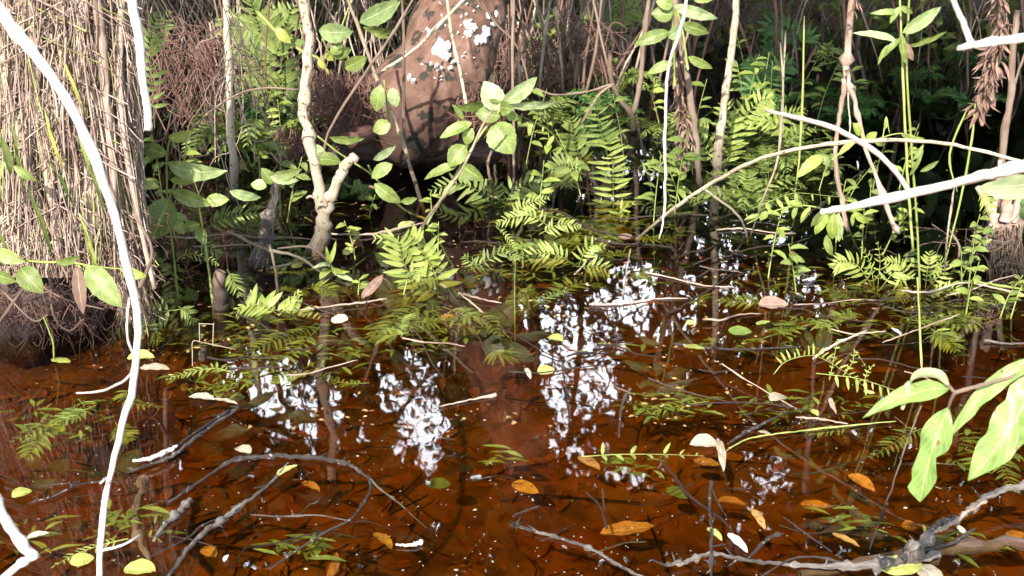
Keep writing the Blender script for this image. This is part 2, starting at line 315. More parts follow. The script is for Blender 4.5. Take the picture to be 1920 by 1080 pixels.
# ================================================================== ground, water
def bed_z(x, y):
    z = -.17 + .05 * mn.noise(V((x * .9, y * .9, 0))) + .03 * mn.noise(V((x * 3, y * 3, 4))) - .05 * max(0, 1 - abs(y - 2.6))
    z -= .25 * max(0, min(1, (y - 4.3) / 1.2)) * (1 if y < 10.5 else max(0, 1 - (y - 10.5)))
    z += .04 * math.exp(-((x + 1.35) ** 2 + (y - 3.75) ** 2) / .10)            # under the left clump
    z += .10 * math.exp(-((x - .3) ** 2 / 1.2 + (y - 5.2) ** 2 / .5))           # fern shallows
    if y > 10.5: z += min(1.2, (y - 10.5) * .16) + .12 * mn.noise(V((x * .7, y * .7, 8)))
    if y > 14: z += min(2.2, (y - 14) * .9)
    return z
def build_bed():
    xs = [-60, -30, -15] + [-8 + i * .11 for i in range(146)] + [15, 30, 60]; ys = [-20, -5] + [.6 + i * .1 for i in range(150)] + [20, 30, 60]
    v = [(x, y, bed_z(x, y)) for y in ys for x in xs]; n = len(xs); f = [(j * n + i, j * n + i + 1, (j + 1) * n + i + 1, (j + 1) * n + i) for j in range(len(ys) - 1) for i in range(n - 1)]
    me = bpy.data.meshes.new('ground'); me.from_pydata(v, [], f); me.polygons.foreach_set('use_smooth', [True] * len(f))
    m, nn, N, K = mat_base('leafy_mud'); g = N('ShaderNodeNewGeometry')
    vo = N('ShaderNodeTexVoronoi'); vo.inputs['Scale'].default_value = 16; vo.feature = 'F1'
    mpg = N('ShaderNodeMapping'); mpg.inputs['Scale'].default_value = (1, .55, 1); nd = N('ShaderNodeTexNoise'); nd.inputs['Scale'].default_value = 6; nd.inputs['Detail'].default_value = 4
    md = N('ShaderNodeMixRGB'); md.blend_type = 'ADD'; md.inputs[0].default_value = .35; K(g.outputs['Position'], md.inputs[1]); K(g.outputs['Position'], nd.inputs['Vector']); K(nd.outputs['Color'], md.inputs[2])
    K(md.outputs[0], mpg.inputs[0]); K(mpg.outputs[0], vo.inputs['Vector'])
    sp = N('ShaderNodeSeparateXYZ'); K(vo.outputs['Color'], sp.inputs[0])
    r = ramp(N, [(.32, .20, .10), (.50, .28, .12), (.22, .15, .08), (.56, .34, .13), (.38, .27, .11), (.60, .28, .11)]); K(sp.outputs[0], r.inputs[0])
    nz = N('ShaderNodeTexNoise'); nz.inputs['Scale'].default_value = 3; nz.inputs['Detail'].default_value = 8; nz.inputs['Roughness'].default_value = .7; K(g.outputs['Position'], nz.inputs['Vector'])
    r2 = ramp(N, [(.32, .34, .22), (.75, .85, .7), (1, 1, 1)], [.36, .5, .62]); K(nz.outputs[0], r2.inputs[0])
    mu = N('ShaderNodeMixRGB'); mu.blend_type = 'MULTIPLY'; mu.inputs[0].default_value = 1; K(r.outputs[0], mu.inputs[1]); K(r2.outputs[0], mu.inputs[2])
    s = N('ShaderNodeSeparateXYZ'); K(g.outputs['Position'], s.inputs[0])                     # dark bank soil, brought forward to paint the hollow's shade on the bed
    mr = N('ShaderNodeMapRange'); mr.inputs[1].default_value = 2.7; mr.inputs[2].default_value = 4.6; K(s.outputs[1], mr.inputs[0])
    mm = N('ShaderNodeMixRGB'); mm.inputs[2].default_value = (.055, .035, .022, 1); K(mr.outputs[0], mm.inputs[0]); K(mu.outputs[0], mm.inputs[1])
    p = N('ShaderNodeBsdfPrincipled'); p.inputs['Roughness'].default_value = .9; K(mm.outputs[0], p.inputs['Base Color'])
    bp = N('ShaderNodeBump'); bp.inputs['Distance'].default_value = .006; bp.inputs['Strength'].default_value = .3; K(vo.outputs['Distance'], bp.inputs['Height']); K(bp.outputs[0], p.inputs['Normal'])
    o = N('ShaderNodeOutputMaterial'); K(p.outputs[0], o.inputs[0]); me.materials.append(m)
    ob = bpy.data.objects.new('ground', me); COL.objects.link(ob); tag(ob, 'leaf covered muddy bed under the brown water rising to a dark bank', 'ground', kind='structure')
build_bed()
def build_water():
    x, y0, y1, d = 59, -19, 59, -1.0
    v = [(-x, y0, 0), (x, y0, 0), (x, y1, 0), (-x, y1, 0), (-x, y0, d), (x, y0, d), (x, y1, d), (-x, y1, d)]
    f = [(0, 1, 2, 3), (7, 6, 5, 4), (0, 4, 5, 1), (1, 5, 6, 2), (2, 6, 7, 3), (3, 7, 4, 0)]
    me = bpy.data.meshes.new('water'); me.from_pydata(v, [], f)
    m, nn, N, K = mat_base('tannin_water')
    g = N('ShaderNodeNewGeometry'); mp = N('ShaderNodeMapping'); mp.inputs['Scale'].default_value = (1, .6, 1); K(g.outputs['Position'], mp.inputs[0])
    nz = N('ShaderNodeTexNoise'); nz.inputs['Scale'].default_value = 5; nz.inputs['Detail'].default_value = 3; K(mp.outputs[0], nz.inputs['Vector'])
    bp = N('ShaderNodeBump'); bp.inputs['Strength'].default_value = .12; bp.inputs['Distance'].default_value = .006; K(nz.outputs[0], bp.inputs['Height'])
    fr = N('ShaderNodeFresnel'); bi = N('ShaderNodeMapRange'); bi.inputs[3].default_value = 1.45; bi.inputs[4].default_value = 1 / 1.45; K(g.outputs['Backfacing'], bi.inputs[0]); K(bi.outputs[0], fr.inputs[0])  # same reflectance from both sides
    K(bp.outputs[0], fr.inputs[1])
    t = N('ShaderNodeBsdfTransparent'); t.inputs[0].default_value = (.97, .93, .86, 1); gl = N('ShaderNodeBsdfGlossy'); gl.inputs['Roughness'].default_value = .02; K(bp.outputs[0], gl.inputs['Normal'])
    mx = N('ShaderNodeMixShader'); K(fr.outputs[0], mx.inputs[0]); K(t.outputs[0], mx.inputs[1]); K(gl.outputs[0], mx.inputs[2])
    va = N('ShaderNodeVolumeAbsorption'); va.inputs['Color'].default_value = (.815, .705, .33, 1); va.inputs['Density'].default_value = 13.8
    o = N('ShaderNodeOutputMaterial'); K(mx.outputs[0], o.inputs['Surface']); K(va.outputs[0], o.inputs['Volume']); me.materials.append(m)
    ob = bpy.data.objects.new('water', me); COL.objects.link(ob); tag(ob, 'still tea brown swamp water reflecting white sky between leaves', 'water', kind='structure')
build_water()

# ================================================================== litter on the bed, specks, weed (uncountable)
mb = MB()
for i in range(1500):
    y = uni(1.75, 5.2) if i % 3 else uni(1.75, 3.4); x = uni(-.52, .52) * y * 1.02
    a = uni(0, 6.28); ln = uni(.04, .10) * (1.35 if rnd() < .15 else 1); d = V((math.cos(a), math.sin(a), uni(-.04, .04)))
    c = V((x, y, bed_z(x, y) + uni(.001, .010)))
    mb.blade(c - d * ln / 2, c + d * ln / 2, ln * uni(.22, .42), V((uni(-.2, .2), uni(-.2, .2), 1)), uni(-.03, .08), .1, ns=4, nc=2)
tag(mb.build('leaf_litter', 'litter'), 'brown and orange fallen leaves covering the bed under the water', 'leaf litter', kind='stuff')
mb = MB()
for i in range(170):                                            # fine twigs lying on the bed
    y = uni(1.8, 6); x = uni(-.5, .5) * y; a = uni(0, 6.28); ln = uni(.06, .3); z = bed_z(x, y) + uni(.01, .06)
    P = [V((x + math.cos(a) * ln * k + .03 * mn.noise(V((i, k * 2, 0))), y + math.sin(a) * ln * k + .03 * mn.noise(V((i, k * 2, 7))), z)) for k in (0, .35, .7, 1)]
    mb.tube(smooth(P, 2), [.0016 * uni(.6, 1.6)] * 7, 5)
tag(mb.build('twig_litter', 'tanbark'), 'thin sunken twigs scattered over the leafy bed', 'twig litter', kind='stuff')
mb = MB()
for i in range(1500):                                           # pale specks afloat
    y = 1.9 * (4 ** rnd()); x = uni(-.48, .48) * y; a = uni(0, 6.28); l = uni(.0015, .0045) * (2 if rnd() < .1 else 1)
    c = V((x, y, .003)); mb.tri(c, l * 1.5, l, V((math.cos(a), math.sin(a), 0)), V((0, 0, 1)))
tag(mb.build('floating_specks', 'cream'), 'tiny pale specks of debris floating on the brown water', 'debris', kind='stuff')
def weed_patch(mb, px, py, rx, ry, n, z0=-.06, z1=-.01, pin=1.):
    for i in range(n):
        a, q = uni(0, 6.28), rnd() ** .6; p = W(px + rx * q * math.cos(a), py + ry * q * math.sin(a), uni(z0, z1)); b = uni(0, 6.28)
        ln = uni(.03, .09) * pin; d = V((math.cos(b), math.sin(b) * .7, uni(-.1, .1)))
        mb.blade(p, p + d * ln, ln * uni(.12, .22), V((0, 0, 1)), .05, .2, ns=4, nc=2)
mb = MB()
for a in [(560, 655, 150, 50, 110), (420, 715, 110, 26, 60), (120, 790, 120, 40, 60), (790, 620, 110, 50, 60), (1010, 490, 140, 40, 150), (1260, 760, 90, 26, 60), (1180, 870, 60, 20, 14),
          (1480, 540, 150, 40, 90), (1650, 600, 160, 40, 90), (1800, 585, 130, 22, 60), (1500, 760, 120, 30, 60), (1850, 850, 70, 40, 60), (240, 980, 60, 40, 40), (560, 1030, 50, 24, 26), (1610, 975, 60, 25, 20),
          (1420, 640, 110, 20, 30), (1780, 1020, 80, 24, 30), (420, 620, 90, 40, 60), (1120, 640, 90, 30, 10), (1420, 330, 130, 60, 130), (1000, 430, 130, 40, 110), (60, 1010, 60, 40, 20), (1180, 420, 110, 60, 90), (560, 400, 130, 40, 50), (960, 855, 30, 18, 8)]:
    weed_patch(mb, *a)
tag(mb.build('water_weed', 'weed'), 'olive green water weed drifting just under the surface', 'water weed', kind='stuff')

# ================================================================== crowns beyond the frame, seen in the water, and added ones shading the far side
GAPS = [(1085, 600, 120, 62, .75), (1000, 640, 34, 60, 1), (1080, 730, 82, 66, .72), (1050, 820, 40, 42, .6), (545, 745, 66, 62, .85), (610, 785, 46, 60, .85), (770, 740, 52, 60, .6), (800, 820, 42, 70, .72), (800, 690, 30, 22, .5),
        (1500, 545, 75, 30, .5), (1480, 425, 38, 50, .7), (1440, 905, 50, 52, .5), (1520, 470, 26, 26, .6), (1330, 560, 60, 90, .18), (1200, 520, 70, 50, .35), (1640, 840, 22, 30, .4), (740, 1000, 120, 60, .12),
        (1240, 620, 40, 30, .4), (1180, 880, 60, 24, .45), (480, 690, 60, 30, .4), (800, 880, 26, 26, .5), (660, 920, 50, 60, .12), (1370, 420, 60, 90, .2), (1160, 290, 80, 110, .14), (1250, 250, 40, 120, .14)]
def gap(px, py, s):
    g = 0
    for cx, cy, rx, ry, k in GAPS:
        d = ((px - cx) / rx) ** 2 + ((py - cy) / ry) ** 2
        if d < 2: g = max(g, k * min(1, (2 - d) * 1.1))
    return g
def tree(x, y, h, r, lab, lean=0):
    e = thing('swamp_tree', lab, 'tree', V((x, y, bed_z(x, y))), 'tall trees round the swamp')
    mb = MB(); P = [V((x, y, bed_z(x, y) - .2)), V((x + lean * .3, y, h * .4)), V((x + lean * .7, y + .1, h * .75)), V((x + lean, y, h))]; q = smooth(P, 5)
    mb.tube(q, [r * (1 - .7 * i / (len(q) - 1)) for i in range(len(q))], 9, .12); mb.build('trunk', 'tanbark', e); return e, q
TREES = []
for (x, y, h, lean) in [(-5.2, 14.5, 9, .5), (-2.6, 15.5, 10, -.4), (.2, 16.2, 10, .3), (2.9, 15.2, 9.5, -.5), (5.6, 14.6, 9, .3)]:
    t, q = tree(x, y, h, .14, 'tall leafy tree beyond the far bank above the picture, seen mirrored in the water', lean); TREES.append((t, x, MB(), MB(), q))
def add_crown_leaf(px, py, D, size, cx=None):
    w0 = W(px, py); r = (w0 - EYE).normalized(); r.z = -r.z
    p = w0 + r * ((D - w0.y) / r.y)
    if p.z < .75: return
    t = min(TREES, key=lambda T: abs(T[1] - p.x * 15 / max(8, p.y)))
    d = V((uni(-1, 1), uni(-1, 1), uni(-1.2, .4))).normalized(); n = V((uni(-.8, .8), -1, uni(-.5, .8)))
    t[2].tri(p + V((uni(-.1, .1), uni(-.3, .3), uni(-.1, .1))), size, size * uni(.4, .6), d, n)
random.seed(5); add_crown_leaf_late = []
def holes(px, py): return .5 + .5 * (mn.noise(V((px / 17, py / 17, 0))) * 1.1 + mn.noise(V((px / 45, py / 45, 9))) * .8)
for i in range(42000):
    px, py = uni(420, 1720), uni(160, 960); g = gap(px + 30 * mn.noise(V((px / 38, py / 38, 3))), py + 30 * mn.noise(V((px / 30, py / 30, 7))), 0)
    if g > .05 and holes(px, py) < .575 - g * .235: add_crown_leaf_late.append((px, py, uni(7.5, 10), uni(.045, .09)))
for i in range(78000):
    px, py = uni(-700, 2600), uni(150, 1330); s_ = uni(-1, 1)
    wob = 55 * mn.noise(V((px / 38, py / 38, 3))) + 38 * mn.noise(V((px / 15, py / 15, 5)))
    g = gap(px + wob, py + wob * .8, 0)
    near = mn.noise(V((px / 26, py / 26, 0))) * .5 + .5
    if g > .12:
        if holes(px, py) > .575 - g * .235: continue
        D, sz = uni(7.5, 10), uni(.04, .085)
    else: D, sz = uni(8, 13), uni(.16, .30)
    add_crown_leaf(px, py, D, sz)
mb = MB()
for i in range(11000):
    y = uni(13.2, 17.5); p = V((uni(-14, 14), y, max(0, bed_z(0, y)) + uni(0, 3.2) * rnd())); l = uni(.1, .32)
    mb.tri(p, l, l * uni(.3, .5), V((uni(-1, 1), uni(-.5, .5), uni(-1, 1))).normalized(), V((uni(-.8, .8), -1, uni(-.2, 1))))
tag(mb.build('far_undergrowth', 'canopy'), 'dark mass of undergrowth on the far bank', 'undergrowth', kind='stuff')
for a in add_crown_leaf_late: add_crown_leaf(*a)
# twigs and limbs crossing the gaps
for i in range(260):
    px, py = uni(300, 1700), uni(380, 950); a = uni(0, 3.14); L_ = uni(40, 240); D = uni(8, 10.5); P = []
    for k in range(5):
        w0 = W(px + math.cos(a) * L_ * k / 4 + uni(-8, 8), py + math.sin(a) * L_ * k / 4 + uni(-8, 8)); r = (w0 - EYE).normalized(); r.z = -r.z; P.append(w0 + r * ((D - w0.y) / r.y))
    t = min(TREES, key=lambda T: abs(T[1] - P[2].x * 15 / 9)); t[3].tube(smooth(P, 2), [uni(.004, .012)] * 9, 4)
for (a, b, r_) in [((930, 560), (1015, 900), .05), ((640, 500), (665, 960), .05), ((1140, 830), (1240, 560), .03), ((480, 600), (590, 900), .03), ((1100, 480), (1060, 880), .025), ((850, 640), (700, 840), .02), ((1330, 480), (1345, 700), .03)]:
    P = []
    for k in range(6):
        u = k / 5; w0 = W(a[0] + (b[0] - a[0]) * u + uni(-6, 6), a[1] + (b[1] - a[1]) * u); r = (w0 - EYE).normalized(); r.z = -r.z; P.append(w0 + r * ((9.2 - w0.y) / r.y))
    t = min(TREES, key=lambda T: abs(T[1] - P[2].x * 15 / 9)); t[3].tube(smooth(P, 3), [r_] * 16, 6)
for t, x, lv, tw, q in TREES:
    for k in range(14):
        b = q[int(len(q) * uni(.35, .95))]; e_ = V((b.x + uni(-2.2, 2.2), b.y - uni(1.5, 6), b.z + uni(-1.2, 1.6))); tw.tube(smooth([b, b.lerp(e_, .5) + V((0, 0, .4)), e_], 4), [.05, .045, .04, .035, .03, .024, .018, .012, .008], 5)
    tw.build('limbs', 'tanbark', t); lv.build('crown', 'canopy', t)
# crowns added unseen above and behind the camera to shade the far water
random.seed(9)
sd = sdir
def shade_tree(tx, ty, h, lab, spots):
    e, q = tree(tx, ty, h, .16, lab); lv = MB(); tw = MB()
    for (gx, gy, rx, ry, n) in spots:                             # shaded patch of ground -> the foliage clump that throws it
        hh = uni(6.2, 7.4)
        for i in range(n):
            a, k = uni(0, 6.28), rnd() ** .5; g = V((gx + rx * k * math.cos(a), gy + ry * k * math.sin(a), .2)); p = g + sd * ((hh + uni(-.5, .7)) / sd.z)
            if tx < 0 and mn.noise(p * 1.6) < -.28: continue
            lv.tri(p, uni(.16, .26), uni(.08, .13), V((uni(-1, 1), uni(-1, 1), uni(-.4, .2))).normalized(), V((uni(-.4, .4), uni(-.4, .4), 1)))
        c = V((gx, gy, .2)) + sd * (hh / sd.z); b = q[-4]; tw.tube(smooth([b, b.lerp(c, .5) + V((0, 0, .3)), c], 4), [.06, .055, .05, .045, .04, .03, .025, .02, .012], 5)
    tw.build('limbs', 'tanbark', e); lv.build('crown', 'canopy', e)
shade_tree(4.4, -3.2, 7.5, 'added unseen leafy tree behind the viewer on the right, shading the far right water', [(3.5, 9.3, 3.0, 2.8, 7500), (4.4, 12.5, 3, 2.2, 4000), (2.3, 6.4, .8, .8, 900), (1.5, 9.6, 1.2, 1.6, 1500)])
shade_tree(-4.2, -3.6, 7.5, 'added unseen leafy tree behind the viewer on the left, shading the water past the clump', [(-2.7, 8.4, .8, .9, 1000), (-3.6, 11.5, 2.4, 2, 2200), (.2, 13.0, 2.6, 1.4, 1800)])

# ================================================================== the big things: leaning trunk, left clump, right clump
random.seed(21)
def big_trunk():
    Y = 5.6
    e = thing('leaning_tree', 'big red brown tree trunk with white lichen patches leaning over the water', 'tree', at(800, 248, Y))
    mb = MB(); pts = [(716, 268), (758, 222), (808, 155), (844, 85), (873, 0), (905, -110), (960, -330), (1040, -700)]
    P = [at(p[0], p[1], Y + .12 * max(0, i - 1)) for i, p in enumerate(pts)]; q = smooth(P, 26); n = len(q) - 1
    wd = [130, 200, 188, 168, 154, 148, 135, 110]; b0 = len(mb.v)
    mb.tube(q, [lerp(wd, i / n) * mpp(p) * .5 for i, p in enumerate(q)], 110, .035, rv=.5)
    for i in range(b0, len(mb.v)):                                # grooves and swellings
        p = mb.v[i]; mb.v[i] = p + V((mn.noise(p * 5), mn.noise(p * 5 + V((9, 0, 0))), mn.noise(p * 4))) * .035
        p = mb.v[i]; mb.v[i] = p + V((mn.noise(V((p.x * 16, p.y * 16, p.z * 2.5))), mn.noise(V((p.x * 14, p.y * 14 + 5, p.z * 3))), 0)) * .018
        p = mb.v[i]; mb.v[i] = p + V((0, -1, 0)) * (.010 * mn.noise(V((p.x * 55 + p.z * 20, p.y * 20, p.z * 12))) + .007 * mn.noise(p * 70))
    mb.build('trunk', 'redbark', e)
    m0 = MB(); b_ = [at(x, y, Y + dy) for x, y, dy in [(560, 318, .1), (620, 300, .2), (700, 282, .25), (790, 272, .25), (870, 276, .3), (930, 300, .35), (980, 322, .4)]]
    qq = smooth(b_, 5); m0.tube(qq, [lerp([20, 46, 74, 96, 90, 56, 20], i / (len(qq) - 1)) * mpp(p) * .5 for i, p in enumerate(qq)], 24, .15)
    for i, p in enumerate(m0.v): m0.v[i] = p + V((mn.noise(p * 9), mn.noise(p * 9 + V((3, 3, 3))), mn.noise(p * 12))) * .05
    m0.build('root_crown_and_shade', 'char_and_shade', e)  # dark mound added to stand for the shade under the trunk
    for (a, wv, dY) in [([(800, 235), (745, 215), (690, 225), (640, 250), (585, 262)], [120, 95, 60, 36, 14], -.2), ([(840, 225), (875, 215), (900, 222), (925, 240)], [70, 60, 44, 30], -.05),
                        ([(790, 205), (720, 175), (650, 165), (600, 190), (570, 235)], [70, 50, 34, 22, 12], .25), ([(760, 240), (700, 245), (655, 262)], [70, 44, 26], -.45)]:
        m2 = MB(); limb(m2, path3(a, [Y + .14, Y + dY]), [wv[0] * .5] + wv[1:], knots=.3, sides=18, rough=.12); m2.build('root', 'root', e)
    m3 = MB()
    for (x0, x1, y0, y1, n) in [(585, 700, 130, 245, 330), (520, 600, 235, 275, 90), (860, 925, 150, 230, 120)]:
        for k in range(n):
            x, y = uni(x0, x1), uni(y0, (y0 + y1) / 2); Yk = Y + uni(-.35, .15)
            P = [at(x + uni(-10, 10) * j, y + j * uni(8, 26), Yk + uni(-.03, .03)) for j in range(4)]; m3.tube(smooth(P, 2), [uni(.0012, .004)] * 7, 4, 0)
    tag(m3.build('root_hair', 'root', e), None, None, kind='stuff')
    # thick flakes of lichen, pressed on the bark
    for (cx, cy, r_) in [(830, 88, 15), (838, 105, 7), (878, 45, 8), (888, 52, 7), (876, 65, 7), (903, 72, 12), (912, 60, 9), (925, 45, 6), (893, 78, 6), (820, 122, 3), (827, 127, 3), (845, 127, 3), (768, 143, 4), (776, 150, 3), (808, 118, 2.5), (880, 60, 5), (930, 28, 7), (915, 30, 5), (852, 115, 3)] + [(uni(815, 915), uni(5, 150), uni(.8, 2)) for _ in range(24)]:
        m4 = MB(); u = (268 - cy) / 268 * 3.6; cc = P_on_trunk(q, cx, cy, wd); 
        if cc is None: continue
        c, nn = cc; rr = r_ * mpp(c); t1 = nn.orthogonal().normalized(); t2 = nn.cross(t1); sd_ = rnd() * 50
        ring = []
        for j in range(18):
            a = 6.283 * j / 18; ring.append(rr * (1 + .35 * mn.noise(V((math.cos(a) * 5 + sd_, math.sin(a) * 5, 3))) + .8 * mn.noise(V((math.cos(a) * 1.5 + sd_, math.sin(a) * 1.5, 0)))))
        for lv, off, k in ((0, -.03, 1), (1, .006, .98), (2, .009, .85)):
            for j in range(18): a = 6.283 * j / 18; m4.v.append(c + nn * off + (t1 * math.cos(a) + t2 * math.sin(a)) * ring[j] * k); m4.uv.append((.5, 0)); m4.r.append(.6)
        for lv in (0, 1):
            for j in range(18): m4.f.append((lv * 18 + j, lv * 18 + (j + 1) % 18, (lv + 1) * 18 + (j + 1) % 18, (lv + 1) * 18 + j))
        m4.f.append(tuple(36 + j for j in range(18))); m4.build('lichen_patch', 'lichen', e)
def P_on_trunk(q, px, py, wd):
    o = EYE; d = ray(px, py).normalized(); best = None                        # ray against a chain of spheres along the axis
    for i, c in enumerate(q):
        n = len(q) - 1; r_ = lerp(wd, i / n) * mpp(c) * .5
        for sub in (0, .25, .5, .75):
            if i == n: break
            cc = c.lerp(q[i + 1], sub); b = (o - cc).dot(d); dd = b * b - ((o - cc).dot(o - cc) - r_ * r_)
            if dd > 0:
                t = -b - math.sqrt(dd)
                if best is None or t < best[0]: best = (t, cc)
    if best is None: return None
    p = o + d * best[0]; return p, (p - best[1]).normalized()
big_trunk()

def left_clump():
    Y = 3.62; e = thing('stalk_clump', 'thick clump of pale dry stalks and shaggy fibre above a black root crown, left edge', 'clump', at(60, 600, Y))
    mb = MB(); pts = [(60, 575), (62, 550), (70, 520), (85, 430), (90, 300), (92, 150), (95, 0), (100, -200), (105, -500)]; wd = [150, 270, 330, 330, 300, 290, 285, 270, 230]
    q = smooth([at(p[0] - 10, p[1], Y + .12) for p in pts], 7); n = len(q) - 1
    mb.tube(q, [lerp(wd, i / n) * mpp(p) * .46 for i, p in enumerate(q)], 40, .05, rv=.3)
    for i, p in enumerate(mb.v): mb.v[i] = p + V((mn.noise(p * 14), mn.noise(p * 14 + V((5, 5, 5))), 0)) * .035
    mb.build('core', 'core', e)
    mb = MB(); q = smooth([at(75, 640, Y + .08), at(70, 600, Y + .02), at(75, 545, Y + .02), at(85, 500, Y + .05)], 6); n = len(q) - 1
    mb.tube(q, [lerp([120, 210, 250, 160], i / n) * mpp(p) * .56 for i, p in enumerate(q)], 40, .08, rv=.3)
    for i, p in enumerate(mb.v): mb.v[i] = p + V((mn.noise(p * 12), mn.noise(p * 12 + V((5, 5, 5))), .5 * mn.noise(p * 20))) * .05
    mb.build('root_crown_and_shade', 'char_and_shade', e)
    stalks = [([(180, -30), (188, 60), (197, 160), (208, 290), (215, 400)], [20, 22, 18, 16]), ([(110, -30), (120, 90), (150, 230), (185, 420)], [26, 24, 20, 16]), ([(60, -30), (55, 60), (70, 200), (100, 380), (115, 500)], [22, 24, 24, 20]),
              ([(0, 60), (20, 200), (70, 380), (95, 500)], [20, 26, 22, 18]), ([(-20, 380), (20, 430), (60, 500)], [24, 20, 18]), ([(230, -30), (225, 100), (232, 250), (262, 420), (290, 540)], [14, 14, 12, 10]),
              ([(85, -30), (88, 120), (112, 300), (150, 480)], [18, 18, 20, 16]), ([(150, -30), (150, 120), (160, 280), (170, 470)], [16, 16, 14, 12]), ([(20, -30), (10, 80), (5, 260), (40, 450)], [18, 18, 20, 14]), ([(-20, 250), (10, 350), (55, 470)], [20, 18, 14]),
              ([(140, -30), (135, 70), (118, 160), (96, 300)], [14, 16, 14, 10])]
    for p, wv in stalks:
        m2 = MB(); limb(m2, path3(p, Y - .28 + uni(-.02, .06)), [q_ * .85 for q_ in wv], knots=.25, sides=9, jit=.25, rough=.1); m2.build('stalk', 'palebark' if rnd() < .5 else 'straw', e)
    m3 = MB(); m5 = MB(); m6 = MB()
    for k in range(4600):                                           # shaggy fibres hanging all round
        x = uni(-80, 275); yv = uni(-60, 560); lim = 300 if yv > 300 else 268
        if x > lim: continue
        yy = Y - .26 * math.sqrt(max(0, 1 - ((x - 80) / 215) ** 2)) - uni(-.05, .06)
        lean = uni(-.16, .26) + (.08 if x > 200 and yv > 250 else 0); ln = uni(30, 190)
        if x < 215: ln = min(ln, 520 - yv)
        if ln < 25: continue
        cu = uni(-18, 18)
        if rnd() < .42: lean = uni(-2.2, 2.2); ln *= .35
        P = [at(x + lean * ln * j / 3 + cu * (j % 2) * .4, yv + ln * j / 3, yy + uni(-.012, .012)) for j in range(4)]
        if P[-1].z < -.05 or to_px(P[-1])[0] > 272 + max(0, yv - 250) * .16: continue
        (m3 if rnd() < .95 else m5).tube(smooth(P, 2), [uni(.0007, .0022) if rnd() < .8 else uni(.002, .0035)] * 7, 4, 0, cap=False)
    for k in range(34):                                             # long flat dead strips
        x = uni(-70, 235); yv = uni(-60, 260); yy = Y - .28 * math.sqrt(max(0, 1 - ((x - 80) / 225) ** 2)) - uni(-.02, .05); ln = uni(180, 380); lean = uni(-.02, .2)
        ln = min(ln, 530 - yv); P = [at(x + lean * ln * j / 4 + uni(-3, 3), yv + ln * j / 4, yy + uni(-.01, .01)) for j in range(5)]
        m3.tube(smooth(P, 3), [uni(.0015, .0035)] * 13, 5, .3, cap=False)
    for k in range(260):                                            # tangle of fine rootlets at the foot
        a = uni(0, 6.28); x = uni(-60, 310); yv = uni(380, 590) if x > 200 else uni(520, 620)
        yy = Y - .27 * math.sqrt(max(0, 1 - ((x - 80) / 240) ** 2)) - uni(0, .06)
        P = [at(x, yv, yy)]
        for j in range(4): P.append(P[-1] + V((uni(-.03, .03), uni(-.02, .02), uni(-.05, .015))))
        m6.tube(smooth(P, 2), [uni(.0008, .002)] * 9, 4, 0, cap=False)
    tag(m3.build('dry_fibre', 'straw', e), None, None, kind='stuff'); tag(m5.build('olive_fibre', 'greenstem', e), None, None, kind='stuff'); tag(m6.build('rootlets', 'root', e), None, None, kind='stuff')
    for p, wv in [([(95, 520), (100, 590), (130, 620), (160, 595)], 5), ([(-5, 610), (30, 560), (60, 520)], 6), ([(0, 540), (60, 600), (90, 590)], 4), ([(262, 540), (285, 470), (250, 400)], 7), ([(70, 530), (120, 560), (195, 580)], 4)]:
        m2 = MB(); limb(m2, path3(p, Y - .36), [wv, wv * .7], knots=.4); m2.build('root', 'tanbark', e)
    for b, t, wv in [((20, 330), (0, 250), 14), ((25, 310), (70, 340), 16), ((10, 300), (-10, 360), 12)]:
        m2 = MB(); leafpx(m2, b, t, wv, Y - .4, roll=.3); m2.build('leaf', 'leaf', e)
    for k in range(9):
        x = uni(0, 200); y = uni(80, 400); m2 = MB(); leafpx(m2, (x, y + uni(100, 160)), (x - uni(10, 60), y), uni(5, 9), Y - uni(.3, .42), roll=uni(-.5, .5), arch=.1); m2.build('grass_blade', 'fern' if rnd() < .5 else 'yellow', e)
left_clump()

def right_clump():
    Y = 4.15; e = thing('stalk_clump', 'short dark sawn stump with pink brown stalks sprouting at the right edge', 'clump', at(1882, 520, Y))
    mb = MB(); q = smooth([at(1885, 545, Y), at(1885, 500, Y), at(1886, 450, Y), at(1888, 412, Y)], 5); n = len(q) - 1
    mb.tube(q, [lerp([62, 54, 56, 66], i / n) * mpp(p) * .5 for i, p in enumerate(q)], 22, .15, rv=.2); mb.build('stump', 'core', e)
    for p, wv in [([(1868, 430), (1850, 380), (1832, 350)], [16, 12, 10]), ([(1884, 415), (1888, 370), (1892, 330)], [22, 22, 20]), ([(1900, 415), (1912, 370), (1930, 330)], [14, 12, 10]), ([(1862, 400), (1872, 340), (1876, 300)], [12, 10, 8]),
                  ([(1852, 470), (1858, 430), (1870, 400)], [12, 12, 8])]:
        m2 = MB(); limb(m2, path3(p, Y - .05), wv, knots=.2); m2.build('stalk', 'straw', e)
    m3 = MB()
    for k in range(120):
        x = uni(1855, 1918); y = uni(420, 500); P = [at(x + uni(-4, 4) * j, y + 22 * j, Y - .13 + uni(-.02, .02)) for j in range(4)]; m3.tube(smooth(P, 2), [uni(.001, .003)] * 7, 4, 0)
    tag(m3.build('rootlets', 'tanbark', e), None, None, kind='stuff')
right_clump()

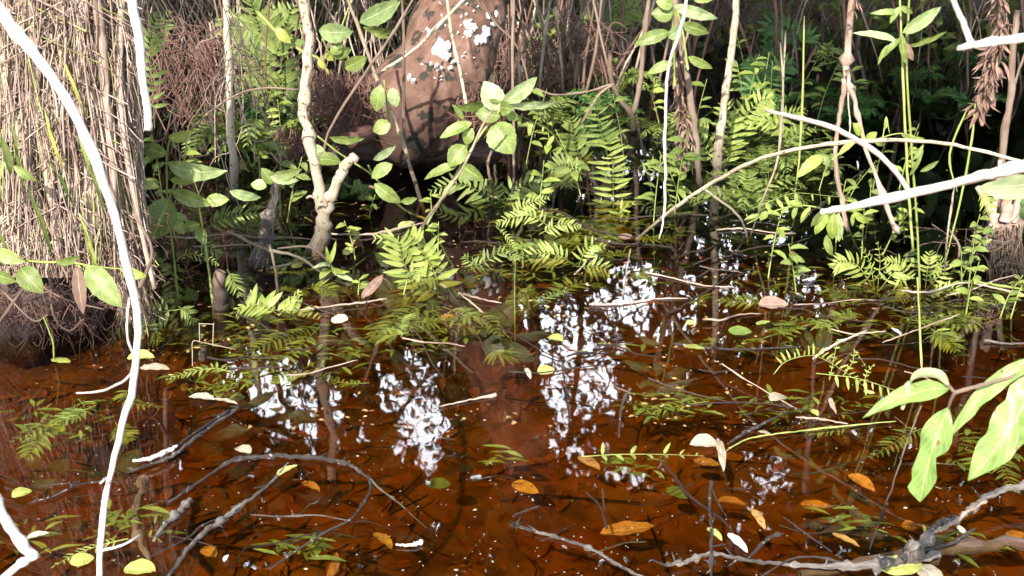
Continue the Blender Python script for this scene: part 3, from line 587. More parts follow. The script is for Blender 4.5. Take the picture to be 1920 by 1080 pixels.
# ================================================================== near bleached branches
WB = 'bleached branches close to the viewer'
stem('bleached_branch', 'long thin white branch curving down the left side from top corner to bottom edge', 'branch', [(-12, 0), (30, 62), (78, 118), (150, 232), (205, 372), (240, 508), (258, 600), (250, 715), (215, 855), (192, 975), (184, 1100)], [34, 30, 26, 24, 22, 20, 19, 17, 15, 15, 14], [1.75, 1.35], 'whitewood',
     [([(242, 560), (238, 610), (243, 650), (254, 668)], [7, 6, 5], 1.52), ([(252, 688), (235, 712), (190, 733), (143, 737)], [9, 6, 4], 1.48), ([(198, 898), (188, 906)], [7, 5], 1.4), ([(192, 1032), (230, 1022), (262, 1003)], [7, 6, 4], 1.37)], WB)
stem('bleached_branch', 'short thick white branch hanging from the top left and ending bluntly', 'branch', [(243, -30), (252, 30), (263, 90), (269, 155), (276, 200), (278, 244)], [24, 24, 22, 21, 19, 18], 1.75, 'whitewood', (), WB, sides=10, knots=.05, jit=.1)
stem('bleached_branch', 'thick bent white branch poking in at the bottom left corner', 'branch', [(-20, 915), (15, 975), (45, 1025), (66, 1048)], [28, 26, 26, 22], 1.15, 'whitewood', [([(62, 1040), (32, 1062), (-10, 1095)], [20, 18, 18], 1.15)], WB, sides=10)
stem('bleached_branch', 'thick white branch crossing the right side with a forked twig rising left', 'branch', [(1541, 397), (1600, 386), (1700, 364), (1800, 341), (1860, 326), (1950, 306)], [13, 18, 22, 25, 28, 34], [1.45, 1.3], 'whitewood', [([(1434, 207), (1500, 222), (1570, 243), (1640, 284), (1680, 322), (1706, 362)], [8, 12, 13, 14, 13, 12], 1.42)], WB, sides=10, knots=.15, jit=.15)
stem('bleached_branch', 'white forked branch at the top right corner', 'branch', [(1796, 90), (1840, 82), (1880, 76), (1950, 66)], [14, 20, 20, 26], 1.3, 'whitewood', [([(1780, -20), (1800, 30), (1821, 80)], [12, 14, 16], 1.3)], WB, sides=10)
stem('bleached_twig', 'slender white twig dangling from the top right of centre above dark water', 'twig', [(1290, -15), (1278, 45), (1258, 110), (1249, 170), (1247, 280), (1247, 360), (1243, 418), (1236, 448)], [9, 9, 8, 7, 7, 6, 5, 3], 2.3, 'whitewood', (), None, jit=.5)

# ================================================================== saplings and woody stems standing in the water
stem('forked_sapling', 'pale crooked sapling with a dark forked foot and a snapped left of centre fork', 'sapling', [(568, -40), (573, 30), (580, 90), (571, 170), (570, 215), (585, 280), (595, 340), (606, 400), (602, 440), (588, 490)], [20, 19, 19, 20, 22, 22, 22, 30, 34, 40], 4.3, 'palebark', [([(612, 395), (628, 350), (646, 312), (668, 291)], [24, 22, 22, 16], 4.26), ([(600, 378), (583, 368), (575, 372)], [6, 4], 4.2)], sides=12, knots=.4)
stem('sapling', 'thin pale knobbly sapling left of the crooked forked one', 'sapling', [(424, -40), (426, 60), (430, 150), (433, 240), (440, 355), (444, 375)], [15, 15, 15, 17, 18, 18], 5.0, 'palebark', [([(424, 20), (450, 60), (470, 150), (478, 210)], [5, 4, 3], 4.9), ([(432, 130), (455, 210), (470, 260)], [5, 4, 3], 4.95)])
stem('dead_stump', 'dark grey broken sapling stump with a pale cut knob, left of the forked sapling', 'stump', [(517, 325), (512, 380), (502, 440), (484, 500)], [18, 20, 30, 46], 4.1, 'greybark', [([(494, 445), (500, 405), (502, 400)], [22, 20, 18], 4.0)], sides=11)
stem('wooden_stub', 'short rounded grey stub standing out of the water near the left clump', 'stump', [(414, 508), (412, 540), (410, 575), (412, 600)], [22, 28, 28, 28], 3.65, 'tanbark', sides=12)
stem('wooden_stub', 'tiny pale stub in the shallows below the rounded grey stub', 'stump', [(381, 648), (380, 662), (379, 676)], [12, 14, 14], 3.2, 'tanbark', sides=9)
stem('slim_sapling', 'straight pale stem right of centre with a dark foot in the water', 'sapling', [(1383, -40), (1378, 40), (1366, 130), (1356, 210), (1346, 280), (1344, 338)], [13, 15, 15, 16, 20, 22], 5.35, 'palebark', (), sides=10, knots=.2)
stem('slim_sapling', 'brown slanting stem hung with a shrivelled dead vine', 'sapling', [(1262, -20), (1272, 60), (1284, 120), (1298, 210), (1306, 280), (1314, 355)], [11, 13, 14, 14, 14, 10], 5.2, 'tanbark', [([(1279, 95), (1290, 60), (1298, 10)], [6, 5, 4], 5.15)], sides=9)
stem('forked_sapling', 'small brown Y shaped stem between the fern and the thin pole', 'sapling', [(1142, 95), (1146, 150), (1160, 185), (1182, 212), (1188, 245)], [9, 10, 10, 12, 12], 6.4, 'tanbark', [([(1220, -20), (1206, 80), (1200, 160), (1187, 215)], [8, 10, 11, 10], 6.4), ([(1150, 158), (1120, 182), (1080, 250), (1056, 290)], [5, 6, 6, 5], 6.2), ([(1146, 158), (1100, 172), (1040, 178), (1003, 165)], [5, 4, 4, 3], 6.2)])
stem('hanging_root', 'rough pale hanging root splitting in two on the right', 'hanging root', [(1604, -40), (1594, 40), (1588, 110), (1586, 150), (1578, 195), (1570, 250), (1566, 300), (1575, 360), (1590, 432)], [15, 16, 15, 13, 11, 9, 9, 10, 9], 4.2, 'straw', [([(1588, 130), (1602, 190), (1615, 250), (1640, 320), (1662, 390), (1686, 438)], [9, 8, 9, 8, 10, 9], 4.15), ([(1592, 130), (1590, 180), (1594, 230), (1592, 250)], [4, 3, 3], 4.15)], knots=.9, jit=.5)
stem('slim_sapling', 'grey stem rising behind the thick white branch at the right edge', 'sapling', [(1908, 20), (1900, 90), (1894, 180), (1884, 260), (1868, 400)], [12, 13, 14, 15, 14], 4.35, 'tanbark', [([(1894, 180), (1915, 120), (1925, 90)], [6, 5, 4], 4.35)])
stem('arching_stem', 'long thin tan stem arching across the right side into the water', 'vine', [(1194, 448), (1240, 410), (1290, 372), (1345, 338), (1400, 308), (1450, 290), (1520, 275), (1600, 266), (1680, 263), (1745, 266), (1830, 280), (1950, 312)], [5, 7, 8, 8, 8, 8, 8, 8, 8, 8, 8, 8], [4.3, 3.2], 'palebark', (), jit=.3)
stem('bent_twig', 'thin tan twig making a narrow V above the dark water right of centre', 'twig', [(1318, 352), (1350, 376), (1385, 405), (1400, 440), (1402, 460)], [5, 5, 5, 4, 3], 4.5, 'palebark', [([(1473, 60), (1466, 200), (1458, 300), (1432, 370), (1404, 452)], [3, 4, 5, 4, 3], 4.5), ([(1345, 350), (1352, 368)], [4, 3], 4.5)])
for p, wv, Y, lab in [([(645, -20), (680, 75), (712, 160), (745, 240), (772, 320), (798, 408)], [7, 7, 8, 8, 9, 9], 5.0, 'straight pale twig slanting down in front of the roots of the lichen covered trunk'),
                      ([(782, -15), (735, 65), (690, 130), (640, 205), (612, 260), (598, 340)], [4, 7, 7, 6, 5, 4], 4.9, 'pale twig crossing from the lichen trunk down to the crooked sapling'),
                      ([(752, -20), (757, 60), (757, 170), (761, 280), (795, 400)], [6, 6, 7, 7, 6], 5.1, 'vertical tan twig standing in front of the left edge of the lichen trunk'),
                      ([(836, -20), (846, 60), (862, 130), (873, 190), (874, 200)], [6, 7, 7, 6, 5], 5.1, 'thin twig hanging straight across the middle of the lichen trunk'),
                      ([(880, -10), (820, 50), (775, 95), (715, 135)], [7, 8, 7, 5], 5.1, 'bent brown twig lying over the upper left face of the lichen trunk'),
                      ([(900, 0), (930, 45), (965, 80), (985, 130), (992, 165)], [5, 5, 4, 4, 3], 5.1, 'bowed brown twig beside the right edge of the lichen trunk'),
                      ([(963, -20), (961, 150), (964, 260), (962, 380)], [5, 6, 6, 5], 5.0, 'thin vertical reddish stem to the right of the broad leaved seedling'),
                      ([(1110, -10), (1125, 60), (1140, 120), (1160, 150)], [5, 5, 5, 4], 6.6, 'thin tan twig leading down to the Y shaped stem'),
                      ([(925, 205), (905, 235), (870, 310), (830, 370), (800, 412), (775, 450)], [4, 5, 5, 6, 6, 5], 4.4, 'slender forked looking stalk rising from the middle fern to the seedling leaves'),
                      ([(922, 282), (915, 310), (922, 350), (930, 400)], [6, 6, 5, 4], 5.0, 'short reddish broken twig standing below the broad seedling leaves'),
                      ([(345, 255), (400, 205), (450, 175), (500, 165), (560, 168)], [5, 5, 4, 4, 3], 4.0, 'thin pale twig arching from the left seedling to the crooked sapling'),
                      ([(506, 460), (515, 500), (522, 560), (523, 585)], [5, 6, 5, 4], 3.8, 'thin pale upright twig rising from the bright fern left of centre'),
                      ([(425, 432), (470, 455), (510, 470), (560, 482), (605, 512)], [5, 6, 7, 6, 4], 4.0, 'pale dead twig lying across the feet of the two dark saplings'),
                      ([(520, 466), (570, 462), (600, 475), (640, 520)], [4, 5, 5, 3], 4.0, 'thin brown twig running under the forked sapling foot')]:
    stem('thin_twig', lab, 'twig', p, wv, Y, 'palebark' if rnd() < .6 else 'tanbark')
def shrivel(name, label, axis, wd, Y, n, mat='dead'):
    e = thing(name, label, 'dead leaves', at(axis[0][0], axis[0][1], Y)); P = smooth(path3(axis, Y), 6); mb = MB(); mb.tube(P, [.004] * len(P), 5); mb.build('vine', 'tanbark', e); m2 = MB()
    for k in range(n):
        c = P[int(len(P) * rnd())]; w_ = wd * mpp(c); b = c + V((uni(-.25, .25) * w_, uni(-.02, .02), 0)); t = b + V((uni(-.5, .5) * w_, uni(-.05, .05), -w_ * uni(.2, 1.3)))
        m2.blade(b, t, w_ * uni(.08, .26), V((uni(-1, 1), uni(-1, .2), .2)), uni(-.25, .25), uni(.3, .9), curl=uni(-.3, .3), ns=5, nc=2)
    tag(m2.build('withered_leaves', mat, e), None, None, kind='stuff')
shrivel('dead_vine', 'shrivelled brown vine hanging beside the slanting stem right of centre', [(1268, 105), (1272, 160), (1278, 210), (1282, 260), (1272, 305)], 26, 5.1, 260)
shrivel('dead_foliage', 'bunch of crumpled red brown dead leaves hanging below the white fork at the top right', [(1878, -20), (1872, 50), (1862, 110), (1856, 160), (1838, 205)], 34, 2.6, 240)
shrivel('dead_foliage', 'shred of brown bark hanging on the rough root at the top right of centre', [(1606, -10), (1600, 20)], 16, 4.1, 14)

# ================================================================== broad leaved seedlings
plant('seedling', 'broad leaved green seedling at the foot of the left clump with one big drooping leaf', 'seedling', (335, 575), [[(335, 575), (325, 480), (315, 390), (312, 300), (318, 262)], [(400, 575), (388, 480), (375, 400), (372, 370)], [(312, 385), (345, 300), (350, 255)]],
      [(314, 290, 257, 276, 30, .02, .2), (313, 306, 425, 322, 36, -.05, .5, 'leafpale'), (318, 372, 283, 452, 60, -.05, .1), (322, 358, 396, 385, 30, 0, .3), (385, 378, 430, 374, 26, 0, -.2), (430, 358, 490, 372, 20, .03, .3, 'leafpale'), (318, 336, 378, 332, 20, .05, .6), (315, 258, 362, 248, 22, 0, .7, 'fernb'),
       (300, 350, 232, 345, 18, -.05, .4, 'yellow'), (330, 410, 345, 440, 22, 0, .2), (345, 425, 375, 420, 22, 0, .3), (372, 425, 385, 460, 22, -.03, .2), (505, 330, 566, 318, 20, 0, .5), (505, 330, 560, 340, 18, 0, .4, 'leafpale'), (510, 345, 490, 315, 24, 0, .3), (500, 350, 470, 345, 22, 0, .4, 'leafpale'), (345, 318, 372, 300, 14, 0, .3)], [3.75, 3.72])
plant('seedling', 'lush broad leaved seedling in front of the dark hollow under the lichen trunk', 'seedling', (800, 420), [[(800, 420), (850, 335), (895, 262), (938, 205)], [(862, 318), (870, 290), (880, 262)]],
      [(936, 208, 908, 152, 46, .02, .1, 'leafpale'), (942, 192, 1008, 146, 30, 0, .35, 'leafpale'), (925, 232, 962, 288, 60, -.06, .1), (938, 218, 891, 212, 34, 0, .2), (885, 230, 824, 258, 22, -.03, .5), (872, 272, 842, 312, 38, -.03, .2), (864, 308, 907, 338, 28, -.03, .3), (886, 240, 872, 272, 24, 0, .3), (945, 196, 1055, 194, 16, .05, .6, 'leafpale'), (862, 308, 795, 336, 18, 0, .6),
       (938, 200, 960, 205, 30, -.05, .2), (858, 200, 915, 190, 18, .04, .7), (940, 190, 915, 178, 26, .03, .5), (868, 225, 850, 195, 12, 0, .6), (950, 210, 972, 225, 20, 0, .5)], [4.65, 4.6], stemw=6)
plant('seedling', 'loose green seedling standing between the crooked sapling and the lichen trunk', 'seedling', (800, 412), [[(800, 412), (752, 388), (700, 330), (640, 290), (595, 255)], [(730, 240), (726, 200), (720, 150)], [(700, 330), (690, 310)]],
      [(714, 160, 706, 210, 30, 0, .2), (736, 164, 742, 202, 24, 0, .3, 'leafpale'), (732, 232, 699, 246, 30, 0, .2), (736, 308, 696, 334, 26, 0, .3), (702, 344, 752, 380, 28, 0, .2), (696, 258, 742, 272, 0.1, 0, .3), (700, 300, 742, 274, 16, 0, .5, 'leafpale'), (618, 258, 685, 262, 16, 0, .6), (640, 305, 575, 300, 26, 0, .6), (752, 378, 782, 372, 14, 0, .4), (600, 300, 595, 270, 22, .03, .3, 'leafpale')], [4.85, 4.75])
plant('seedling', 'leafy shoot with large pale leaves at the top left of the lichen trunk', 'seedling', (690, 180), [[(690, 180), (655, 120), (640, 60), (660, 0)], [(655, 120), (620, 100), (604, 72)]],
      [(674, 42, 752, 4, 38, .03, .3, 'leafpale'), (646, 128, 688, 108, 30, 0, .2), (598, 58, 662, 60, 38, 0, .3, 'leafpale'), (680, 50, 745, 62, 14, .05, .7), (640, 100, 620, 82, 26, 0, .2), (622, 105, 660, 90, 20, .04, .5), (700, 62, 730, 70, 10, 0, .5)], [5.9, 5.8])
plant('shrub_shoot', 'yellow green shoot with a limp yellow leaf left of the big trunk', 'seedling', (620, 150), [[(480, 20), (520, 60), (560, 92), (600, 112), (618, 140)], [(610, 108), (630, 85), (632, 60)]],
      [(518, 52, 545, 82, 20, 0, .2, 'yellow'), (612, 112, 630, 96, 16, 0, .3, 'yellow'), (596, 112, 612, 130, 12, 0, .3, 'yellow'), (628, 90, 640, 50, 14, 0, .4, 'yellow')], [6.0, 5.9], stemw=8)
plant('seedling', 'green seedling with long drooping leaves around the white twig at the top', 'seedling', (1265, 160), [[(1265, 160), (1262, 60), (1258, -20)], [(1290, 130), (1280, 60), (1270, 20)]],
      [(1256, 60, 1188, 84, 26, 0, .2), (1262, 10, 1346, 36, 24, 0, .2, 'leafpale'), (1278, 44, 1330, 62, 24, 0, .2), (1262, 118, 1214, 138, 20, 0, .3), (1290, 106, 1336, 128, 18, 0, .3), (1262, 28, 1222, 24, 34, 0, .3), (1262, 12, 1230, 2, 26, 0, .3), (1300, 0, 1348, -10, 18, 0, .2), (1252, 70, 1280, 50, 26, .03, .3, 'leafpale'), (1262, 20, 1290, 25, 20, .03, .3)], [4.9, 4.85])
plant('seedling', 'low green seedling with a bitten leaf on the black root crown at the far left', 'seedling', (90, 505), [[(-10, 478), (60, 490), (130, 492), (180, 500), (240, 505)], [(130, 492), (150, 500), (160, 520)]],
      [(-12, 470, 46, 492, 28, -.02, .2), (35, 505, 84, 520, 0.1), (38, 502, 78, 548, 44, -.04, .1), (162, 498, 226, 575, 48, -.06, .1), (228, 505, 274, 518, 24, -.02, .3, 'fernb'), (105, 492, 150, 482, 16, .02, .5), (145, 498, 155, 590, 26, -.05, .2, 'dead'), (-10, 512, 30, 528, 24, 0, .5)], [3.15, 3.12])
plant('bamboo_seedling', 'tall thin pair of green stems with narrow drooping leaves on the right', 'seedling', (1712, 480), [([(1687, -20), (1692, 120), (1697, 230), (1702, 340), (1712, 470)], [4, 5, 5, 5, 5]), ([(1706, -20), (1700, 110), (1704, 200), (1712, 320), (1722, 480), (1728, 690)], [4, 4.5, 4.5, 4.5, 4, 3])],
      [(1692, 62, 1766, 14, 26, -.02, .3, 'leafpale'), (1690, 22, 1632, 24, 12, 0, .3), (1688, 12, 1668, 44, 12, 0, .2), (1692, 70, 1650, 112, 12, 0, .3), (1700, 88, 1776, 58, 10, 0, .4), (1684, 78, 1602, 58, 14, 0, .5, 'leafpale'), (1690, 60, 1700, 125, 14, 0, .2), (1700, 80, 1712, 115, 14, 0, .2, 'dead'), (1664, 84, 1645, 122, 8, 0, .3),
       (1712, 300, 1732, 270, 9, 0, .3), (1725, 322, 1762, 302, 10, 0, .3), (1705, 330, 1732, 280, 8, 0, .3), (1688, 10, 1712, 25, 12, 0, .4)], [3.9, 3.85], group=None)
plant('climbing_shoot', 'small bright leafy runner hanging over the arching stem on the right', 'seedling', (1625, 262), [[(1560, 300), (1600, 268), (1640, 262), (1690, 250), (1740, 268)], [(1620, 262), (1612, 235), (1600, 232)], [(1655, 258), (1662, 225), (1668, 250)]],
      [(1612, 255, 1600, 230, 13, 0, .3, 'fernb'), (1660, 242, 1662, 218, 8, 0, .2, 'fernb'), (1622, 262, 1645, 248, 16, 0, .2, 'fernb'), (1606, 262, 1570, 292, 12, 0, .3, 'fernb'), (1640, 262, 1655, 275, 8, 0, .3), (1690, 250, 1705, 258, 8, 0, .3), (1545, 292, 1495, 332, 24, -.04, .3, 'fernb'), (1545, 292, 1552, 310, 15, 0, .3, 'leafpale')], 3.6, stemw=3)
plant('leafy_sprig', 'fresh light green sprig under the tip of the thick white branch', 'seedling', (1560, 400), [[(1560, 395), (1500, 385), (1440, 400), (1400, 420)], [(1560, 395), (1575, 420), (1580, 450)]],
      [(1552, 398, 1527, 440, 20, 0, .1, 'fernb'), (1562, 402, 1560, 450, 22, 0, .1, 'fernb'), (1572, 400, 1572, 455, 22, 0, .2, 'leafpale'), (1545, 395, 1520, 425, 13, 0, .2, 'fernb'), (1520, 388, 1500, 418, 12, 0, .3, 'fernb'), (1505, 386, 1476, 378, 12, 0, .3, 'fernb'), (1495, 386, 1486, 412, 10, 0, .3), (1550, 440, 1560, 480, 16, 0, .3), (1600, 395, 1630, 420, 14, 0, .3, 'fernb'), (1440, 398, 1424, 412, 14, 0, .3, 'fernb'),
       (1425, 402, 1395, 412, 8, 0, .3), (1600, 400, 1598, 425, 8, 0, .3, 'fernb'), (1478, 388, 1466, 400, 9, 0, .3)], 3.9, stemw=3)

# hero leaves at the lower right: stations of half width follow their bitten outlines
def bitten(l, r): return lambda u: (lerp(l, u), lerp(r, u))
def hero():
    Y = 1.45; e = thing('leafy_twig', 'close up twig with four large pale green bitten leaves at the lower right edge', 'twig', at(1790, 736, Y))
    for p, wv in [([(1960, 690), (1900, 706), (1840, 722), (1788, 737)], [8, 7, 7, 8]), ([(1790, 736), (1783, 750), (1778, 766)], [7, 6, 5]), ([(1790, 736), (1780, 725), (1772, 715)], [7, 6, 5])]:
        mb = MB(); limb(mb, path3(p, Y), wv, knots=.1, jit=.1, sides=9); mb.build('stem', 'tanbark', e)
    for (b, t, w_, dY, roll, l, r, bend, arch) in [
        ((1778, 764), (1724, 942), 60, -.02, .15, [.05, .5, .85, .98, .9, .35, .55, .75, .6, .35, .04], [.05, .6, .85, .95, .8, .7, .75, .85, .7, .9, .04], .02, .05),
        ((1944, 700), (1814, 900), 78, -.04, .15, [.1, .7, .95, .95, .9, .95, .8, .85, .6, .3, .03], [.1, .6, .9, .75, .95, .9, .7, .8, .6, .35, .03], -.06, .06),
        ((1950, 672), (1776, 826), 36, .0, .35, [.3, .7, .9, .8, .9, .95, .7, .8, .5, .3, .03], [.3, .7, .8, .9, .9, .8, .7, .6, .5, .3, .03], .07, .05),
        ((1782, 728), (1618, 782), 44, -.02, .25, [.05, .5, .8, .95, .95, .7, .55, .6, .4, .2, .02], [.05, .5, .9, .8, .7, .8, .7, .5, .4, .2, .02], .06, .07)]:
        mb = MB(); leafpx(mb, b, t, w_, Y, dY, roll, arch=arch, fold=.22, curl=.03, ns=26, nc=6, sta=bitten(l, r), bend=bend); mb.build('leaf', 'herbleaf', e)
    mb = MB()                                            # the folded over pale leaf: blade bent in an arch
    P = smooth(path3([(1778, 722), (1762, 704), (1728, 702), (1706, 722), (1692, 768)], Y - .01), 6); n = len(P) - 1
    for i, p in enumerate(P):
        u = i / n; t = (P[min(n, i + 1)] - P[max(0, i - 1)]).normalized(); s_ = V((.35, -.2, .9)); s_ = (s_ - t * s_.dot(t)).normalized(); ww = 15 * mpp(p) * max(.05, math.sin(math.pi * (u * .94 + .03)) ** .6)
        for k in (-1, 0, 1): mb.v.append(p + s_ * ww * k * .75 + V((0, -1, 0)) * (-abs(k)) * ww * .4); mb.uv.append((k, u)); mb.r.append(.95)
    for i in range(n):
        for k in (0, 1): a = i * 3 + k; mb.f.append((a, a + 1, a + 4, a + 3))
    mb.build('leaf', 'leafpale', e)
hero()
mb = MB(); leafpx(mb, (1836, 352), (1985, 338), 46, 1.25, 0, .45, arch=.05, ns=14, nc=4); tag(mb.build('pale_leaf', 'leafpale'), 'very pale long leaf cut by the right edge beneath the thick white branch', 'leaf')

# ================================================================== ferns, each its own plant
random.seed(33)
fw = V((0, -.75, .6))
fernpx('fern', 'bright curled fern standing in the middle of the picture with its tips in the water', (823, 553), [([(823, 556), (818, 520), (800, 485), (782, 455), (770, 440)], 3.95, 48, 12, dict(nrm=V((.1, -1, .3)), ang=75, both=(1, 1), wf=.26, mat='fernb', prof=lambda u: 1.1 - .5 * u)),
        ([(795, 425), (780, 450), (800, 480), (812, 500)], [4.1, 3.9], 40, 9, dict(nrm=V((-.4, -1, .4)), ang=60, wf=.25, mat='fernb')), ([(800, 560), (770, 520), (752, 480), (745, 450), (700, 447)], 3.92, 48, 15, dict(nrm=V((.4, -.9, .5)), ang=55, wf=.2, mat='fernb')), ([(830, 560), (800, 540), (770, 545), (745, 570)], 3.9, 40, 10, dict(mat='fern'))])
fernpx('fern', 'bright green fern drooping over the water left of centre', (523, 590), [([(440, 578), (480, 575), (520, 582), (560, 592), (600, 600)], 3.62, 48, 15, dict(nrm=V((0, -1, .5)), both=(0, 1), ang=80, wf=.24, mat='fernb')), ([(523, 592), (500, 575), (470, 572), (432, 590)], 3.62, 40, 9, dict(mat='fernb')), ([(523, 592), (540, 572), (556, 555), (562, 545)], 3.62, 20, 5, dict(mat='fernb')), ([(595, 605), (560, 625), (510, 640), (450, 668)], [3.6, 3.3], 34, 16, {})])
fernpx('fern', 'small dark green fern dipping into the water beside the long white branch', (300, 580), [([(340, 580), (300, 585), (262, 592), (230, 608), (205, 640)], 3.5, 36, 13, dict(nrm=V((0, -1, .5)), ang=70, wf=.26)), ([(335, 575), (350, 585), (365, 605)], 3.5, 26, 7, {}), ([(262, 590), (285, 620), (300, 640)], 3.45, 28, 7, {})])
fernpx('fern', 'tall upright ladder like fern right of centre', (1160, 490), [([(1160, 492), (1152, 430), (1150, 370), (1149, 310), (1142, 265)], 5.0, 50, 17, dict(nrm=V((0, -1, .25)), ang=82, wf=.17, mat='fernb', prof=lambda u: 1.05 - .55 * u, droop=.1)), ([(1150, 400), (1140, 300), (1125, 240), (1118, 180)], 5.3, 44, 16, dict(nrm=V((0, -1, .3)), ang=80, wf=.17)),
        ([(1170, 480), (1175, 440), (1160, 400), (1190, 380)], 4.8, 36, 9, dict(mat='fernb')), ([(1150, 470), (1120, 440), (1080, 440), (1060, 455)], 4.7, 34, 9, {})])
fernpx('fern', 'bright fan of fern fronds behind the foot of the straight pale stem', (1345, 330), [([(1352, 330), (1362, 270), (1366, 220), (1358, 180)], 5.6, 40, 14, dict(nrm=V((0, -1, .3)), mat='fernb', ang=68)), ([(1340, 320), (1320, 270), (1290, 230), (1262, 215)], 5.6, 44, 14, dict(mat='fernb')), ([(1352, 330), (1385, 240), (1420, 195), (1450, 182)], 5.7, 40, 14, dict(mat='fernb', nrm=V((0, -1, .4)))), ([(1330, 325), (1290, 300), (1255, 300)], 5.5, 36, 10, dict(mat='fern'))])
fernpx('fern', 'leafy fern between the V shaped twig and the white fork on the right', (1470, 270), [([(1420, 262), (1450, 235), (1480, 215), (1510, 205)], 5.6, 36, 12, dict(mat='fern')), ([(1480, 270), (1460, 240), (1430, 225), (1400, 232)], 5.5, 34, 12, dict(mat='fernb')), ([(1470, 275), (1500, 245), (1530, 240)], 5.5, 26, 8, {})])
